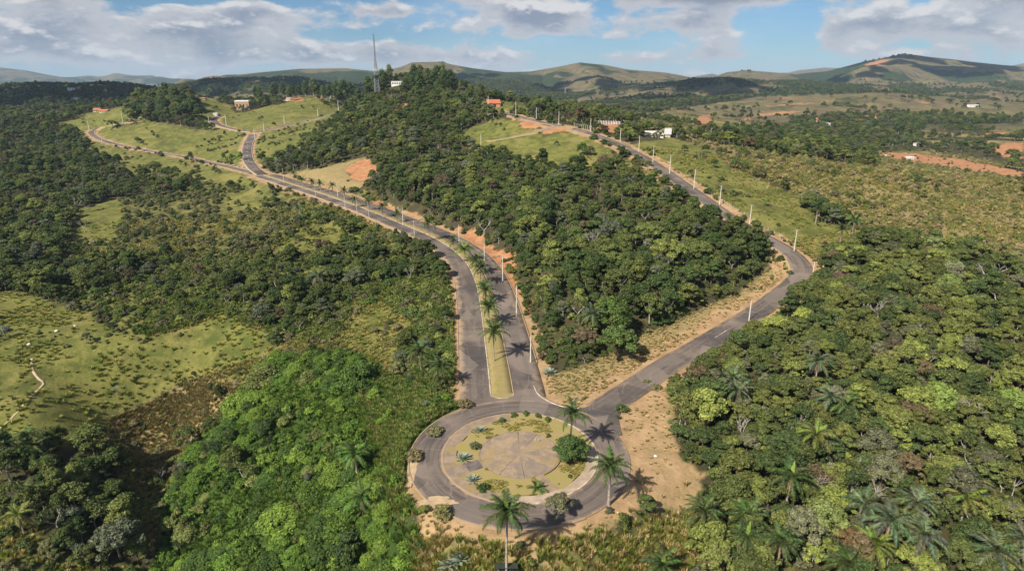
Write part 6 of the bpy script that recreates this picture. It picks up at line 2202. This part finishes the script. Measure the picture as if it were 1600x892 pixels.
# a motorcycle with its rider on the ridge road
a, b = G(1025, 270), G(1032, 275)
yaw = math.atan2(b[1] - a[1], b[0] - a[0])
rl = ROADS['ridge'][0]
k = np.argmin(np.hypot(rl[:, 0] - a[0], rl[:, 1] - a[1]))
mz = rl[k, 2] + .07
mc = empty('motorcycle', (a[0], a[1], mz), yaw)
for x in (-.65, .65):
    n_ = 14
    wl = MB().tube([(x + .31 * math.cos(2 * math.pi * i / n_), 0, .31 + .31 * math.sin(2 * math.pi * i / n_)) for i in range(n_ + 1)], .055, 5, False).build('wheel', M_DARK, mc)
    MB().tube([(x, -.06, .31), (x, .06, .31)], .08, 8).build('hub', M_STEEL, wl)
MB().tube([(-.65, 0, .31), (-.1, 0, .38), (.2, 0, .45), (.55, 0, .85), (.65, 0, .31)], .05, 5).build('frame', M_DARK, mc)
MB().tube([(-.15, 0, .76), (.1, 0, .86), (.42, 0, .84)], [.10, .17, .08], 7).build('fuel_tank', plain('dark_red_paint', (.12, .02, .02), .1, 2, .35, spec=.5), mc)
MB().box((-.42, 0, .78), (.7, .26, .1)).build('seat', M_DARK, mc)
MB().tube([(.45, -.36, 1.02), (.55, 0, .95), (.45, .36, 1.02)], .02, 5).build('handlebar', M_STEEL, mc)
tag(mc, 'dark motorcycle riding along the ridge road', 'motorcycle')
J = [(-.25, 0, .92), (-.2, 0, 1.15), (-.12, 0, 1.38), (-.08, 0, 1.5), (-.04, 0, 1.66), (-.12, .2, 1.4), (.1, .32, 1.2), (.42, .34, 1.06), (-.12, -.2, 1.4), (.1, -.32, 1.2), (.42, -.34, 1.06), (-.2, .13, .9), (.2, .2, .82), (.08, .2, .42), (.22, .2, .36), (-.2, -.13, .9), (.2, -.2, .82), (.08, -.2, .42), (.22, -.2, .36)]
E = [(0, 1), (1, 2), (2, 3), (3, 4), (2, 5), (5, 6), (6, 7), (2, 8), (8, 9), (9, 10), (0, 11), (11, 12), (12, 13), (13, 14), (0, 15), (15, 16), (16, 17), (17, 18)]
RR = [.15, .15, .16, .07, .13, .075, .055, .045, .075, .055, .045, .11, .09, .065, .05, .11, .09, .065, .05]
me = bpy.data.meshes.new('person')
me.from_pydata(J, E, [])
me.materials.append(plain('dark_clothing', (.03, .032, .045), .2, 4, .9))
po = bpy.data.objects.new('person', me)
col.objects.link(po)
sk = po.modifiers.new('skin', 'SKIN')
for i, r0 in enumerate(RR):
    me.skin_vertices[0].data[i].radius = (r0, r0)
me.skin_vertices[0].data[0].use_root = True
po.modifiers.new('sub', 'SUBSURF').levels = 1
po.location = mc.location
po.rotation_euler = (0, 0, yaw)
tag(po, 'rider in dark clothes and helmet sitting on the motorcycle', 'person')

# sand washed over the lower left of the ring road
M_SAND = plain('washed_sand', (.44, .32, .19), .2, .7, .95, (.36, .26, .16))
for (cx_, cy_, rx_, ry_, lb, sd_) in ((-13.4, -13.2, 2.9, 1.1, 'sandy washout across the lower left of the ring road', 3), (-18.9, -4.6, .8, 4.6, 'strip of sand along the left edge of the ring road', 5)):
    g = np.random.default_rng(sd_)
    A = np.linspace(0, 2 * math.pi, 28, endpoint=False)
    rr = 1 + .3 * np.sin(3 * A + sd_) * g.uniform(.4, 1, 28) + g.uniform(-.18, .18, 28)
    V = [(RB[0] + cx_, RB[1] + cy_, .03)] + [(RB[0] + cx_ + rx_ * r1 * math.cos(a), RB[1] + cy_ + ry_ * r1 * math.sin(a), .017) for a, r1 in zip(A, rr)]
    tag(mesh_obj('sand', V, [(0, 1 + i, 1 + (i + 1) % 28) for i in range(28)], M_SAND), lb, None, None, 'structure')

# ------------------------------------------------------------------ clouds whose shadows lie on the far hills
t = mat('cloud')
t.b.inputs['Base Color'].default_value = (.85, .85, .86, 1)
t.b.inputs['Roughness'].default_value = 1.0
M_CLOUD = t.m
clouds = []
for k, (px, py, sx_, sy_) in enumerate([(1010, 158, 150, 60), (975, 134, 330, 140), (1500, 103, 560, 260), (1075, 133, 260, 90), (1275, 127, 330, 90), (676, 115, 260, 200), (470, 125, 520, 160), (90, 150, 300, 110)]):
    q = G(px, py, 8000)
    hcl = 1500.0
    c0 = np.array(q) + np.array(sd) * (hcl - q[2]) / sd.z
    g = np.random.default_rng(200 + k)
    V, F = [], []
    for i in range(26):
        a, r1 = g.uniform(0, 6.283), math.sqrt(g.random())
        r0 = g.uniform(.22, .42) * min(sx_, sy_ * 2) * (1.1 - .5 * r1)
        cc = c0 + np.array([r1 * sx_ * math.cos(a), r1 * sy_ * 2.2 * math.sin(a), r0 * .4])
        b = len(V)
        V += [tuple(cc + v * r0 * np.array([1, 1, .6]) * g.uniform(.85, 1.15)) for v in ICOV]
        F += [tuple(b + f) for f in ICOF]
    o = mesh_obj('clouds', V, F, M_CLOUD, None, True)
    tag(o, 'low cloud that shades the far hills', None, None, 'stuff')

# ------------------------------------------------------------------ air
ztop = max(float(HG.max()) + 25, CAM_H + 60)
zbot = float(HG.min()) - 1.0
MBH = MB().box((0, 6300, (ztop + zbot) / 2), (29000, 13900, ztop - zbot))
hz_o = mesh_obj('haze', MBH.v, MBH.f)
m = bpy.data.materials.new('haze')
m.use_nodes = True
t = NT(m.node_tree)
t.n.clear()
pv_ = t.node('ShaderNodeVolumePrincipled')
pv_.inputs['Color'].default_value = (.56, .76, 1.0, 1)
pv_.inputs['Density'].default_value = 5.5e-5
pv_.inputs['Anisotropy'].default_value = 0.0
mo = t.node('ShaderNodeOutputMaterial')
t.l.new(pv_.outputs[0], mo.inputs['Volume'])
hz_o.data.materials.append(m)
tag(hz_o, 'thin blue haze over the distant hills', None, None, 'stuff')
